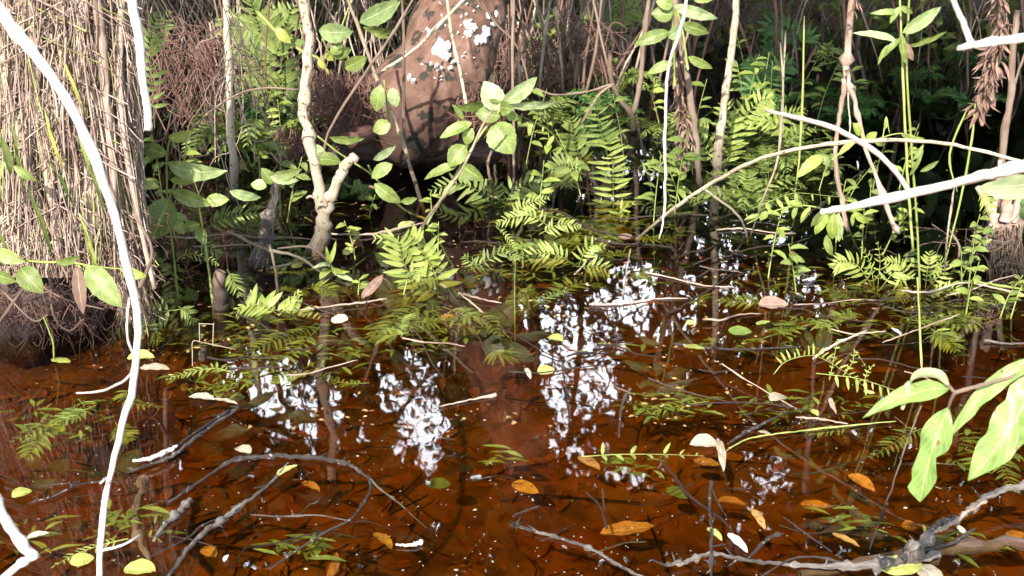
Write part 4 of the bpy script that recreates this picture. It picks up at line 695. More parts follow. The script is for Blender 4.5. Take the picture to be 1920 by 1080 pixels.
for i, (b, lab, fr, mt) in enumerate([
    ((940, 400), 'low spreading fern below the broad seedling leaves', [([(940, 405), (900, 360), (855, 345), (805, 358)], 5.0, 38, 14), ([(940, 405), (960, 360), (1000, 345), (1035, 358)], 5.0, 38, 14), ([(935, 405), (930, 360), (915, 335)], 5.0, 26, 9)], 'fern'),
    ((1000, 430), 'bright feathery fern with one yellow frond at the centre of the far shallows', [([(960, 415), (975, 392), (1000, 378), (1030, 372)], 4.6, 24, 13), ([(1035, 430), (1000, 405), (960, 408), (930, 420)], 4.5, 24, 13), ([(1010, 440), (1050, 420), (1090, 425)], 4.5, 22, 12)], 'fernb'),
    ((1080, 500), 'half drowned green fern just left of the bright upright fern foot', [([(1085, 500), (1095, 475), (1110, 460), (1135, 462)], 4.15, 26, 9), ([(1080, 500), (1050, 480), (1010, 475), (975, 490)], 4.2, 34, 13), ([(1080, 500), (1120, 500), (1160, 515)], 4.1, 26, 9)], 'fernb'),
    ((905, 500), 'small fern reaching right from the middle fern', [([(865, 500), (900, 495), (935, 475), (965, 478)], 4.1, 26, 11), ([(905, 505), (880, 490), (870, 480)], 4.1, 18, 6)], 'fern'),
    ((430, 410), 'small fern arching between the left seedling and the grey stump', [([(385, 430), (410, 412), (440, 402), (480, 400)], 3.9, 32, 12), ([(370, 450), (395, 465), (415, 480)], 3.9, 20, 8)], 'fern'),
    ((350, 500), 'thin sparse fern over the water between the left clump and the grey stub', [([(330, 490), (350, 475), (390, 485), (410, 498)], 3.7, 14, 12), ([(425, 505), (440, 530), (450, 555)], 3.6, 22, 9)], 'fern'),
    ((1130, 60), 'bright green fern in the top thicket right of the lichen trunk', [([(1140, 60), (1160, 30), (1185, 15), (1210, 20)], 8.2, 40, 12), ([(1140, 60), (1120, 30), (1095, 25)], 8.2, 34, 10), ([(1140, 62), (1150, 20), (1140, -20)], 8.2, 34, 10)], 'fern'),
    ((300, 120), 'fern standing in the gap right of the left clump at the top', [([(290, 240), (285, 150), (282, 70), (300, 20)], 5.2, 44, 17), ([(285, 100), (300, 60), (320, 20)], 5.2, 30, 9)], 'fern'),
    ((520, 190), 'dense green fern behind the thin knobbly sapling', [([(520, 210), (500, 150), (470, 100), (440, 70)], 6.6, 60, 16), ([(525, 210), (530, 150), (520, 80), (500, 20)], 6.6, 60, 17), ([(500, 215), (470, 190), (440, 170)], 6.5, 44, 12), ([(520, 210), (545, 190), (570, 150)], 6.5, 40, 12)], 'fern'),
    ((470, 100), 'dark green fern mass at the top between the two pale saplings', [([(500, 120), (490, 60), (470, 0)], 7.4, 60, 14), ([(500, 120), (530, 60), (550, 10)], 7.4, 60, 14), ([(490, 110), (450, 60), (420, 30)], 7.4, 50, 14)], 'fern'),
    ((1540, 130), 'small bright fern in the dark water at the upper right', [([(1553, 130), (1553, 100), (1552, 80)], 8.2, 24, 8), ([(1553, 130), (1570, 100), (1582, 96)], 8.2, 20, 6), ([(1553, 130), (1535, 105), (1528, 100)], 8.2, 20, 6)], 'fern'),
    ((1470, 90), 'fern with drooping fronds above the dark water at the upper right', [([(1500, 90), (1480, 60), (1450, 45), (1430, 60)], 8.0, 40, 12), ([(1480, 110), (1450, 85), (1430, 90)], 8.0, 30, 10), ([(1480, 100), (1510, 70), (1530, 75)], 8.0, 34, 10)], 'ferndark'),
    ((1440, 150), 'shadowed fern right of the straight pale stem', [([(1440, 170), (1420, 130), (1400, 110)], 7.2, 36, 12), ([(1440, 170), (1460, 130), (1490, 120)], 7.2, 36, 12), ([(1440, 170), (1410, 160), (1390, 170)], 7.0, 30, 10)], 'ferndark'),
    ((1640, 540), 'bright yellow green fern tuft half sunk on the right', [([(1640, 545), (1610, 500), (1580, 490), (1560, 502)], 3.95, 34, 13), ([(1640, 545), (1632, 495), (1615, 460)], 3.95, 20, 7), ([(1645, 545), (1650, 490), (1645, 452)], 3.95, 16, 6), ([(1645, 548), (1680, 510), (1695, 540), (1690, 565)], 3.9, 34, 12)], 'fernb'),
    ((1740, 520), 'bushy green tuft around the foot of the tall thin stems', [([(1700, 540), (1690, 500), (1660, 490)], 3.9, 30, 10), ([(1735, 540), (1740, 500), (1745, 470)], 3.9, 26, 9), ([(1735, 545), (1765, 510), (1760, 480)], 3.9, 26, 9), ([(1740, 555), (1780, 540), (1810, 548)], 3.85, 22, 9)], 'fernb'),
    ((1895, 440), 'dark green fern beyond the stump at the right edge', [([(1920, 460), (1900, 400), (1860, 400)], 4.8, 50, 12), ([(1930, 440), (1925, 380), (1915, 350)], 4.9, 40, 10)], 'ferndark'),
    ((1850, 345), 'light green leafy fern tip hanging below the thick white branch', [([(1835, 350), (1850, 375), (1858, 400)], 3.6, 24, 8)], 'fernb'),
    ((1090, 260), 'airy fern in the shallows left of the upright fern', [([(1100, 330), (1080, 270), (1072, 220)], 5.9, 42, 14), ([(1100, 330), (1060, 310), (1030, 320)], 5.5, 36, 11)], 'fern'),
    ((1230, 400), 'small fern leaning behind the end of the dangling white twig', [([(1240, 330), (1256, 370), (1260, 400)], 4.9, 18, 7), ([(1200, 330), (1230, 310), (1260, 320)], 5.2, 24, 8)], 'fern')]):
    fernpx('fern', lab, b, [(*f, dict(nrm=V((uni(-.3, .3), -1, uni(.3, .8))))) for f in fr], mat=mt)
fernpx('curled_fern', 'line of small curled leaflets arching right of the broad seedling', (1050, 280), [([(950, 205), (985, 222), (1030, 245), (1060, 285), (1090, 310)], 4.7, 28, 7, dict(both=(1, 0), ang=85, wf=.35, nrm=V((0, -1, .3)), mat='fernb'))])
fernpx('curled_fern', 'row of curled upright leaflets along a stalk behind the thick white branch', (1440, 385), [([(1400, 395), (1450, 375), (1490, 362), (1560, 368), (1600, 372)], 4.2, 26, 8, dict(both=(1, 0), ang=85, wf=.3, nrm=V((0, -1, .3)), mat='fernb'))])
fernpx('hooked_fern', 'single thin fern stem bent over in a hook at the centre of the water', (962, 640), [([(930, 425), (948, 440), (962, 458), (970, 475)], 4.05, 10, 10, dict(mat='fernb', nrm=V((0, -1, .2)))), ([(966, 640), (965, 560), (966, 500), (970, 470)], 3.6, 2, 3, dict(rr=.0022))])
fernpx('trailing_fern', 'arching fern rooting at its tip on the water at the right', (1620, 725), [([(1452, 700), (1470, 680), (1500, 669), (1530, 668), (1560, 682), (1590, 702), (1622, 726)], [2.95, 3.0, 2.85], 26, 19, dict(both=(0, 1), ang=85, mat='fernb', nrm=V((0, -1, .5)))), ([(1620, 725), (1625, 700), (1640, 682)], 2.9, 8, 5, dict(mat='fernb')), ([(1555, 712), (1560, 690), (1568, 650), (1572, 635)], 2.95, 8, 6, dict(mat='fernb')),
        ([(1530, 700), (1600, 708), (1650, 722), (1700, 740)], 2.8, 24, 9, dict(both=(1, 0), ang=80, wf=.26, mat='fernb', nrm=V((0, -1, .5)))), ([(1580, 706), (1598, 680), (1604, 660), (1625, 690)], 2.95, 10, 6, dict(mat='fernb'))])
tag(fernfloat('floating_fern', 'fern frond lying flat on the orange water with upright leaflets right of centre', [(1095, 856), (1160, 852), (1240, 852), (1320, 855)], .004, 30, 7, 'fernb', both=(1, 1), ang=80, wf=.28, droop=-.4, pskip=.15), None, None)
for lab, pts, z, pin, n, mt in [('submerged fern frond beneath the bright left fern', [(600, 612), (560, 650), (500, 690), (430, 720), (340, 730)], [-.01, -.03], 36, 24, 'weed'), ('pair of drowned fronds fanning below the middle fern, the left one', [(800, 570), (760, 590), (720, 620), (690, 650)], [-.01, -.04], 46, 15, 'fern'),
                            ('drowned frond fanning below the middle fern toward the right', [(830, 575), (870, 590), (910, 600), (940, 632)], [-.005, -.02], 40, 14, 'fern'), ('sunken dark frond hanging straight below the middle fern', [(810, 570), (815, 610), (830, 660)], [-.03, -.08], 40, 10, 'fern'),
                            ('floating fern frond in the lower left shallows', [(180, 760), (130, 780), (80, 800), (20, 830)], [0.002, -.01], 34, 13, 'fern'), ('sunken fern frond under the floating one at the lower left', [(90, 800), (70, 830), (50, 860)], [-.01, -.04], 40, 9, 'weed'), ('slim sunken frond pointing left under the tan floating leaf', [(440, 700), (400, 690), (350, 700), (310, 712)], [.002, .0], 26, 14, 'fernb'),
                            ('drowned frond in front of the fern mat right of centre', [(1330, 752), (1280, 760), (1230, 770), (1180, 780)], [-.01, -.03], 30, 12, 'weed'), ('sunken frond tips left of the large bitten leaves', [(1740, 800), (1700, 815), (1670, 835), (1630, 860)], [-.005, -.03], 34, 12, 'fern'),
                            ('sunken frond behind the fallen branch on the right edge', [(1850, 850), (1880, 880), (1900, 920)], [-.01, -.03], 34, 10, 'fern'), ('small drowned frond under the thin yellow green stalk', [(1600, 800), (1550, 808), (1510, 812)], [-.01, -.02], 24, 9, 'fern'),
                            ('floating frond at the edge of the sky reflection', [(1000, 575), (1030, 555), (1060, 545)], [.003, .003], 24, 9, 'fern'), ('drowned fern in the green shallows behind the hooked stem', [(1060, 470), (1020, 460), (970, 460), (920, 480)], [0, -.01], 36, 16, 'fern'), ('drowned fern left of the straight reflected stem', [(1060, 420), (1030, 400), (990, 400)], [0, -.01], 40, 12, 'fernb'),
                            ('drowned frond in the right hand shallows below the yellow tuft', [(1580, 600), (1540, 610), (1500, 600), (1450, 610)], [0, -.02], 34, 13, 'weed'), ('drowned frond beside the reflection of the stump', [(1700, 600), (1740, 600), (1800, 590), (1850, 600)], [0, -.02], 30, 13, 'weed'), ('green frond tip at the bottom left between fallen twigs', [(240, 1010), (190, 1022), (140, 1040), (95, 1065)], [.002, 0], 20, 12, 'fernb')]:
    fernfloat('submerged_fern', lab, pts, z, pin, n, mt)
plant('grass_sprout', 'tiny bright sprout with thin pointed leaves beside the forked sapling', 'sprout', (618, 495), [[(618, 500), (620, 480), (622, 470)]], [(616, 498, 612, 462, 8, 0, .2, 'fernb'), (618, 496, 630, 450, 8, 0, .2, 'fernb'), (618, 498, 588, 500, 9, -.1, .3, 'leafpale'), (620, 502, 666, 528, 12, -.1, .2, 'leafpale'), (618, 505, 600, 520, 16, -.1, .3, 'fernb'), (620, 500, 655, 510, 12, -.1, .3, 'fernb')], 4.0, stemw=3)

# ================================================================== sticks lying in and on the water
wstick('fallen_branch', 'long curved grey branch with a fork floating at the lower left of centre', [(312, 945), (350, 920), (400, 885), (440, 862), (500, 857), (560, 857), (620, 862), (655, 872), (690, 895)], [3, 6, 7, 9, 12, 12, 10, 8, 6], 'greybark', [.006, .006, .008, .005], [([(690, 893), (695, 915), (680, 945), (655, 975), (610, 998), (560, 1030), (505, 1068)], [7, 6, 7, 7, 6, 6, 5]), ([(692, 898), (720, 922), (750, 945), (800, 990)], [5, 5, 4, 2], [.004, -.01]), ([(540, 868), (525, 885), (505, 905)], [4, 3]), ([(650, 980), (690, 978), (730, 992)], [3, 2], [0, -.01])])
wstick('fallen_branch', 'rough black and pale stick angled up toward the sky reflection on the left', [(240, 885), (290, 868), (330, 850), (380, 810), (435, 772), (450, 762)], [5, 8, 9, 12, 11, 5], 'greybark', [.004, .01], [([(330, 838), (370, 808), (430, 770)], [7, 7, 6], .018)])
wstick('peeled_stick', 'short strip of peeled pale wood on the rough stick at the left', [(248, 864), (280, 860), (315, 845), (332, 836)], [4, 9, 9, 5], 'whitewood', .022, cat='stick')
wstick('fallen_branch', 'dark bristly branch running up from the bottom edge left of centre', [(310, 1090), (345, 1040), (370, 1010), (410, 978), (450, 950), (500, 912), (520, 895)], [8, 10, 12, 14, 10, 6, 4], 'greybark', [.008, .004], [([(355, 1030), (380, 1000), (430, 972)], [5, 6, 4]), ([(420, 968), (380, 985), (350, 1010), (280, 1045)], [3, 5, 4, 3]), ([(470, 965), (530, 968), (600, 966), (660, 978)], [3, 4, 3, 3], [0.002, 0])])
wstick('fallen_branch', 'thin forked dark twig floating at the far left', [(50, 945), (100, 932), (145, 910), (190, 902), (225, 905)], [3, 5, 4, 4, 3], 'greybark', .005, [([(70, 912), (110, 908), (150, 903)], [3, 4, 3])])
wstick('fallen_branch', 'thin dark branch with a tufted grey end right of the middle foreground', [(968, 985), (1000, 995), (1060, 1012), (1110, 1030), (1160, 1060), (1220, 1090)], [9, 7, 8, 8, 7, 6], 'greybark', [.008, .0])
wstick('fallen_branch', 'short pink twig just above the tufted grey branch end', [(962, 968), (985, 958), (1012, 949)], [4, 5, 3], 'root', .006, cat='twig')
wstick('fallen_branch', 'thin reddish twig slanting down across the right foreground', [(1235, 862), (1262, 890), (1288, 925), (1320, 950), (1365, 985), (1385, 1030)], [3, 5, 6, 5, 4, 3], 'root', [.004, .002])
wstick('upright_twig', 'straight dark twig running to the bottom edge right of centre', [(1333, 903), (1330, 950), (1334, 1000), (1332, 1090)], [7, 6, 7, 7], 'greybark', [.05, .03], [([(1334, 915), (1350, 950), (1362, 968)], [4, 3, 2], .03)], cat='twig')
wstick('fallen_branch', 'big forked dead branch with pale worn bark in the bottom right corner', [(1690, 1050), (1722, 1030), (1760, 985), (1790, 975), (1820, 955), (1865, 925), (1950, 905)], [26, 24, 16, 14, 14, 16, 14], 'greybark', [.02, .04, .05], [([(1800, 945), (1798, 930)], [6, 4], .06), ([(1700, 1040), (1780, 1020), (1830, 990)], [12, 9, 5], .02), ([(1764, 985), (1745, 985)], [8, 4], .05)], knots=.8)
wstick('fallen_branch', 'pale inner strip of the worn branch at the bottom right', [(1750, 998), (1772, 988), (1792, 978), (1815, 960), (1850, 940)], [5, 9, 9, 8, 5], 'straw', .07, cat='stick')
wstick('fallen_branch', 'long grey branch lying along the bottom right edge', [(1248, 1060), (1290, 1052), (1335, 1038), (1400, 1050), (1480, 1058), (1580, 1062), (1660, 1056), (1760, 1040)], [8, 12, 10, 8, 10, 18, 24, 20], 'greybark', [.01, .015], [([(1430, 1080), (1480, 1050), (1530, 1044), (1590, 1060)], [4, 5, 5, 3], .02), ([(1400, 1050), (1440, 1010), (1470, 1000)], [8, 8, 4], .01), ([(1330, 1040), (1340, 1055), (1320, 1050)], [5, 4], .02)], knots=.9)
wstick('sunken_log', 'dark sunken log under the big branch at the bottom right', [(1500, 1078), (1640, 1050), (1760, 1030), (1950, 1016)], [16, 26, 28, 24], 'darkbark', [-.02, -.012], cat='log')
wstick('sunken_log', 'short grey brown log lying just under the water right of the yellow leaf', [(1510, 985), (1560, 992), (1630, 1003), (1670, 1010)], [18, 22, 20, 12], 'tanbark', [-.03, -.035], cat='log')
wstick('sunken_branch', 'dark rotten branch hanging under the water behind the long white branch', [(270, 900), (255, 960), (262, 1010), (280, 1050)], [14, 16, 14, 10], 'darkbark', [-.03, -.02])
wstick('sunken_branch', 'speckled grey stick end poking up near the dark bristly branch', [(355, 938), (335, 960), (308, 985), (288, 1015)], [14, 15, 13, 6], 'greybark', [.008, .0])
for lab, p, wv, m_, z in [('short rough grey twig standing out of the water beside the reflected sky', [(1181, 730), (1166, 760), (1160, 820)], [8, 6, 4], 'greybark', [.03, .0]), ('pale twig floating flat at the centre of the brown water', [(824, 762), (880, 750), (930, 740)], [4, 4, 8], 'straw', .004), ('small bright white twig fragment in the bottom centre', [(742, 1021), (770, 1022), (792, 1016)], [4, 6, 9], 'whitewood', .006),
                       ('thin straight pink twig left of the middle fern', [(560, 582), (620, 574), (680, 567), (725, 560)], [3, 4, 5, 4], 'straw', .01), ('long dark thread like twig behind the yellow green floating leaf', [(1262, 645), (1330, 652), (1400, 655), (1500, 650)], [6, 6, 6, 4], 'greybark', .002), ('pale stick with a white bud lying behind the arching water fern', [(1525, 672), (1550, 655), (1585, 637), (1625, 620)], [6, 7, 6, 3], 'straw', [.01, .03]),
                       ('very thin straight pink twig below the stump on the right', [(1655, 642), (1720, 618), (1800, 589)], [3, 4, 3], 'straw', [.004, .04]), ('thin pale stem leaning over the water left of the large bitten leaves', [(1630, 1030), (1670, 920), (1700, 830), (1728, 760)], [3, 4, 4, 3], 'tanbark', [.0, .25]), ('dark crooked twig behind the cream paired leaves', [(1365, 832), (1400, 810), (1430, 795), (1480, 770)], [6, 10, 6, 4], 'greybark', .006),
                       ('thin yellow green stalk sweeping right from the cream paired leaves', [(1360, 846), (1390, 828), (1425, 818), (1500, 808), (1600, 797), (1680, 790)], [2, 3, 3, 3, 3, 2], 'greenstem', .006), ('straight thin twig crossing behind the arrow shaped leaflets', [(1280, 760), (1360, 755), (1440, 757), (1520, 770)], [3, 4, 3, 3], 'tanbark', .004), ('bleached flaky twig left of the large bitten leaves', [(1492, 782), (1540, 786), (1590, 795)], [4, 6, 3], 'straw', .006),
                       ('short forked red twig rising from the bottom centre', [(1098, 922), (1125, 950), (1138, 990)], [3, 4, 3], 'root', [.01, 0]), ('thin upright red twig beside the short forked one', [(1130, 918), (1133, 958)], [4, 3], 'root', [.02, 0]), ('thin red twig beneath the right hand sky reflection', [(1470, 970), (1510, 1000), (1560, 1035)], [4, 5, 3], 'root', .003), ('thin pale twig lying left of the small fern fronds', [(1090, 700), (1190, 740)], [1, 1], 'straw', .001),
                       ('pale twig lying over the water between the stump and the yellow tuft', [(1690, 545), (1740, 548), (1810, 530), (1900, 548), (1950, 560)], [5, 5, 4, 5, 5], 'straw', .03), ('yellow green runner floating from the bushy tuft to the right edge', [(1750, 555), (1800, 528), (1850, 532), (1930, 545)], [5, 4, 5, 4], 'greenstem', .01), ('curved thin red stem over the far shallows right of the feathery fern', [(1000, 390), (1060, 402), (1110, 430), (1190, 445)], [4, 5, 4, 3], 'root', .03),
                       ('dark thin twig floating across the mid left water under the forked sapling', [(600, 437), (680, 440), (740, 430), (800, 416)], [4, 5, 5, 4], 'straw', .01), ('thin twig on the water right of the middle fern', [(860, 550), (900, 560), (940, 568)], [5, 5, 3], 'straw', .01), ('thin tan twig trailing behind the middle fern to the right', [(880, 565), (905, 585), (860, 548)], [3, 4, 4], 'straw', .01)]:
    wstick('water_twig', lab, p, wv, m_, z, cat='twig')
def tuft(name, label, cx, cy, r, n, mat, z=.01):
    mb = MB()
    for k in range(n): a = 6.28 * k / n + uni(-.3, .3); c = W(cx, cy, z); e_ = W(cx + r * math.cos(a) * uni(.6, 1.2), cy + r * math.sin(a) * uni(.5, 1), z + uni(0, .02)); mb.tube(smooth([c, c.lerp(e_, .5) + V((0, 0, .004)), e_], 2), [.003, .0025, .002, .0015, .001], 5)
    tag(mb.build(name, mat), label, 'twig')
tuft('frayed_wood', 'frayed grey tuft of wood at the end of the thin dark branch in the foreground', 966, 986, 8, 9, 'tanbark')
# rectangular bent grass stems left
stem('bent_grass', 'thin grass stem folded at right angles over the water left of centre', 'grass stem', [(361, 686), (361, 664), (362, 640), (384, 643), (442, 655)], [2, 2, 1.5], 3.15, 'straw', [([(374, 642), (374, 609), (375, 607), (399, 608), (400, 610), (399, 650)], [1.5, 1.5, 1.5, 1.5], 3.2)], jit=.05)
stem('thin_twig', 'thin green stalk rising out of the water below the left clump', 'twig', [(80, 590), (92, 620), (100, 645), (101, 672)], [3, 4, 4, 3], 3.2, 'greenstem')
for p, Y, lab in [([(1728, 690), (1724, 600), (1720, 520)], 3.1, 'thin green vertical stalk dropping to the water in front of the reflected stump'), ([(1790, 350), (1778, 430), (1770, 520)], 3.9, 'pale slim stalk slanting left of the stump'), ([(1830, 180), (1822, 260), (1800, 380), (1770, 500)], 4.0, 'long thin pale stalk between the tall green pair and the stump'), ([(1815, 200), (1780, 290), (1795, 360)], 3.8, 'short crooked stalk right of the tall green pair'),
                  ([(1780, 430), (1800, 470), (1780, 520)], 3.9, 'little bent orange stalk at the left of the stump'), ([(1508, 30), (1505, 180), (1498, 300), (1488, 380)], 5.0, 'thin yellow vertical stem in front of the dark upper right water'), ([(1463, 80), (1468, 160), (1464, 260), (1450, 330)], 4.8, 'slim tan stem just right of the straight pale pole')]:
    stem('thin_stalk', lab, 'stalk', p, [3, 5, 4, 3], Y, 'greenstem' if 'green' in lab or 'yellow' in lab else 'palebark')

# ================================================================== fallen leaves afloat and sunk, one by one
def fleaf(b, t, wpx, mat, lab, z=.005, name='floating_leaf', **kw):
    mb = MB(); k = 1.0
    B, T_ = W(b[0], b[1], z), W(t[0], t[1], z + kw.pop('dz', 0)); ax = (T_ - B).normalized()
    # width in picture -> width on the water (foreshortened when the leaf lies across the view)
    f = abs(ax.x); sc = 1 / (1 - f * .50); mb.blade(B, T_, wpx * mpp(B) * sc, V((uni(-.25, .25), uni(-.35, .1), 1)), kw.pop('arch', uni(.01, .07)), uni(-.05, .35), prof=kw.pop('prof', (.85, .65)), ns=12, nc=4, bend=uni(-.06, .06), **kw)
    tag(mb.build(name, mat), lab, 'leaf')
for a in [((98, 672), (131, 680), 15, 'yellow', 'yellow green leaf floating below the left clump'), ((22, 932), (60, 920), 22, 'yellow', 'pale round leaf floating at the far left edge'), ((50, 1010), (93, 1000), 17, 'cream', 'pale oval leaf floating beside the white branch in the lower left corner'), ((130, 1054), (177, 1046), 19, 'yellow', 'lime leaf floating at the bottom left left of the long white branch'),
          ((233, 1066), (292, 1070), 26, 'yellow', 'brown spotted yellow leaf cut by the bottom edge right of the long white branch'), ((354, 744), (402, 750), 15, 'cream', 'oval tan leaf tied to a pale stalk in the left water'), ((400, 748), (446, 758), 6, 'cream', 'narrow pale stalk leaf trailing from the oval tan leaf'), ((262, 690), (318, 692), 13, 'cream', 'long pink tan leaf just right of the white branch fork'),
          ((238, 672), (290, 670), 14, 'yellow', 'yellow tan leaf above the long pink one'), ((446, 838), (470, 850), 18, 'cream', 'small triangular tan leaf above the curved grey branch'), ((520, 892), (558, 872), 15, 'yellow', 'bright yellow leaf caught under the curved grey branch'), ((622, 596), (652, 600), 18, 'cream', 'small whitish leaf floating left of the middle fern'), ((645, 478), (660, 462), 17, 'yellow', 'yellow leaf right of the forked sapling foot'),
          ((748, 428), (776, 416), 16, 'yellow', 'mustard leaf above the middle fern'), ((1008, 700), (1040, 692), 15, 'yellow', 'small yellow leaf on the edge of the sky reflection'), ((1028, 632), (1056, 640), 14, 'yellow', 'faded yellow leaf inside the bright sky reflection'), ((1282, 650), (1322, 655), 15, 'yellow', 'lime leaf floating on the dark thread like twig'), ((1285, 607), (1307, 607), 10, 'yellow', 'tiny yellow leaf above the lime one'),
          ((1418, 608), (1444, 602), 9, 'fernb', 'tiny bright green leaf in the right middle water'), ((1365, 620), (1410, 622), 14, 'weed', 'olive leaf beside the tiny bright green one'), ((1422, 570), (1478, 572), 22, 'dead', 'curled brown leaf afloat in the right middle water'), ((1346, 834), (1293, 834), 24, 'cream', 'fat cream leaf joined to a slim white one in the right foreground'), ((1345, 822), (1356, 886), 16, 'cream', 'slim whitish leaf hanging down from the fat cream one'),
          ((1472, 742), (1444, 752), 20, 'cream', 'small cream heart shaped leaf near the drifting twigs'), ((1421, 808), (1446, 815), 9, 'cream', 'tiny cream leaf on the yellow green stalk'), ((1557, 746), (1568, 776), 11, 'cream', 'tan leaf standing on edge above the bleached flaky twig'), ((1522, 768), (1534, 780), 12, 'yellow', 'small mustard leaf above the bleached flaky twig'), ((1366, 1000), (1402, 1036), 17, 'white', 'white leaf right of the straight dark twig'),
          ((1326, 990), (1354, 1014), 13, 'yellow', 'acid yellow leaf just behind the straight dark twig'), ((1878, 918), (1914, 926), 22, 'yellow', 'round lime leaf on the dead branch at the right edge'), ((1652, 1070), (1728, 1056), 34, 'yellow', 'large yellow green leaf at the bottom right edge'), ((1722, 1058), (1768, 1092), 34, 'cream', 'broad cream leaf next to the large yellow green one'), ((1620, 732), (1640, 738), 15, 'yellow', 'round yellow leaf at the rooting tip of the arching fern'),
          ((1675, 780), (1700, 800), 1, 'dead', 'scrap of dead leaf near the long thin stalk'), ((1795, 985), (1812, 1003), 11, 'cream', 'little curled tan leaf under the worn branch'), ((735, 545), (712, 520), 1, 'dead', 'scrap of dead leaf beside the thin pink twig'), ((1160, 445), (1185, 440), 12, 'dead', 'brown leaf scrap at the foot of the ladder like fern'), ((985, 690), (995, 712), 9, 'cream', 'tiny tan leaf left of the small yellow one'),
          ((420, 1053), (428, 1040), 8, 'white', 'tiny white flake in the bottom left water'), ((1895, 788), (1918, 796), 10, 'white', 'white scrap right of the large bitten leaves'), ((1672, 615), (1690, 628), 10, 'white', 'white scrap behind the arching water fern'), ((1085, 658), (1098, 664), 6, 'weed', 'tiny olive leaf in the sky reflection')]:
    fleaf(*a)
fleaf((678, 560), (718, 515), 16, 'dead', 'pink brown leaf standing on end left of the middle fern', dz=.05)
fleaf((1408, 952), (1434, 994), 18, 'orange', 'vivid orange yellow leaf floating in the right foreground', z=.004)
for a in [((1125, 1000), (1228, 986), 24, 'orange', 'long orange leaf under the water in the centre foreground', -.02), ((1590, 890), (1640, 922), 22, 'orange', 'bright orange sunken leaf in the right foreground', -.02), ((1560, 1000), (1612, 1025), 14, 'litter', 'dark red curled leaf by the sunken log', -.005), ((612, 1090), (630, 1035), 20, 'orange', 'upright amber strip leaf at the bottom edge left of centre', -.015),
          ((822, 604), (860, 594), 15, 'orange', 'orange leaf shining through the water under the middle fern', -.008), ((384, 1025), (404, 1045), 24, 'orange', 'round orange sunken leaf in the lower left', -.03), ((565, 905), (600, 920), 12, 'orange', 'amber leaf with a thin stem below the yellow one', -.01), ((1085, 855), (1125, 880), 22, 'litter', 'brick red sunken leaf beside the flat floating frond', -.02), ((1300, 862), (1350, 872), 16, 'orange', 'amber leaf half hidden behind the cream pair', -.02),
          ((1340, 940), (1400, 948), 15, 'orange', 'long amber sunken leaf right of the straight dark twig', -.03), ((1250, 915), (1290, 935), 20, 'weed', 'olive sunken leaf left of the straight dark twig', -.04), ((800, 905), (845, 910), 22, 'weed', 'olive green sunken leaf in the centre foreground', -.04), ((1885, 1000), (1935, 1010), 18, 'orange', 'amber sunken leaf at the right edge', -.015), ((1690, 985), (1720, 990), 16, 'orange', 'small amber leaf left of the worn branch', -.02),
          ((80, 800), (120, 815), 34, 'weed', 'broad olive leaf sunk at the far left', -.03), ((690, 350), (740, 365), 8, 'dead', 'dull leaf lying in the hollow under the lichen trunk', .02), ((930, 600), (960, 640), 2, 'weed', 'thread of weed by the hooked fern', -.02), ((1500, 945), (1560, 950), 12, 'orange', 'dim orange leaf under the right hand sky reflection', -.05), ((960, 905), (1010, 925), 20, 'litter', 'dull red leaf on the bed in the centre foreground', -.07), ((700, 1000), (735, 1030), 18, 'litter', 'reddish sunken leaf near the bottom centre', -.06)]:
    fleaf(a[0], a[1], a[2] * .85, a[3], a[4], z=a[5] - (.035 if a[3] == 'orange' else .01), name='sunken_leaf')

# ================================================================== thicket behind, repeats one by one
random.seed(77)
def thicket(n, x0, x1, y0, y1, Ya, Yb, h0, h1, w0, w1, lab, grp, mats=('palebark', 'tanbark', 'root'), lean=.35, cat='stem', name='dry_stem'):
    for i in range(n):
        x, y = uni(x0, x1), uni(y0, y1); Yk = uni(Ya, Yb); b = W(x, y, 0); b.y  # foot on the water
        if Ya: b = V((at(x, y, Yk).x, Yk, bed_z(at(x, y, Yk).x, Yk) - .02))
        h = uni(h0, h1); dx = uni(-lean, lean) * h; cu = uni(-.12, .12) * h
        P = [b, b + V((dx * .3 + cu, uni(-.05, .05), h * .33)), b + V((dx * .65 + cu * .7, uni(-.08, .08), h * .66)), b + V((dx, uni(-.1, .1), h))]
        mb = MB(); limb(mb, P, [uni(w0, w1), uni(w0, w1) * .7], knots=.5, jit=.5, sides=6, k=4); o = mb.build(name, random.choice(mats)); tag(o, lab, cat, grp)
thicket(62, 935, 1180, 150, 190, 6.9, 8.6, .7, 1.5, 3, 8, 'thin dry stem in the dense pale thicket right of the lichen trunk', 'dry stems right of the lichen trunk')
thicket(26, 290, 600, 150, 240, 6.4, 8.4, .6, 1.3, 3, 7, 'thin dry stem in the dim tangle between the left clump and the lichen trunk', 'dry stems left of the lichen trunk')
thicket(34, 1180, 1560, 120, 200, 7.4, 10.4, .6, 1.4, 3, 9, 'brown stem standing in the shaded water at the back right of centre', 'shaded stems at the back', ('tanbark', 'root', 'root'))
thicket(22, 1560, 1920, 60, 200, 7.2, 11, .6, 1.5, 3, 9, 'dim stem standing in the dark water at the upper right', 'dim stems at the upper right', ('tanbark', 'root', 'darkbark'))
def tangle(name, lab, cx, cy, rx, ry, Y, n, w, mat):
    mb = MB()
    for k in range(n):
        p = at(cx + uni(-rx, rx), cy - ry * uni(.2, 1), Y + uni(-.3, .3)); P = [p]
        for j in range(4): P.append(P[-1] + V((uni(-.13, .13), uni(-.08, .08), uni(-.15, .05) * ry / 60)))
        mb.tube(smooth(P, 3), [uni(w * .5, w)] * 13, 4, 0, cap=False)
    tag(mb.build(name, mat), lab, 'roots', kind='stuff')
tangle('hanging_rootlets', 'tangle of thin brown rootlets hanging over the dark hollow right of the left clump', 365, 150, 60, 100, 6.0, 110, .004, 'root')
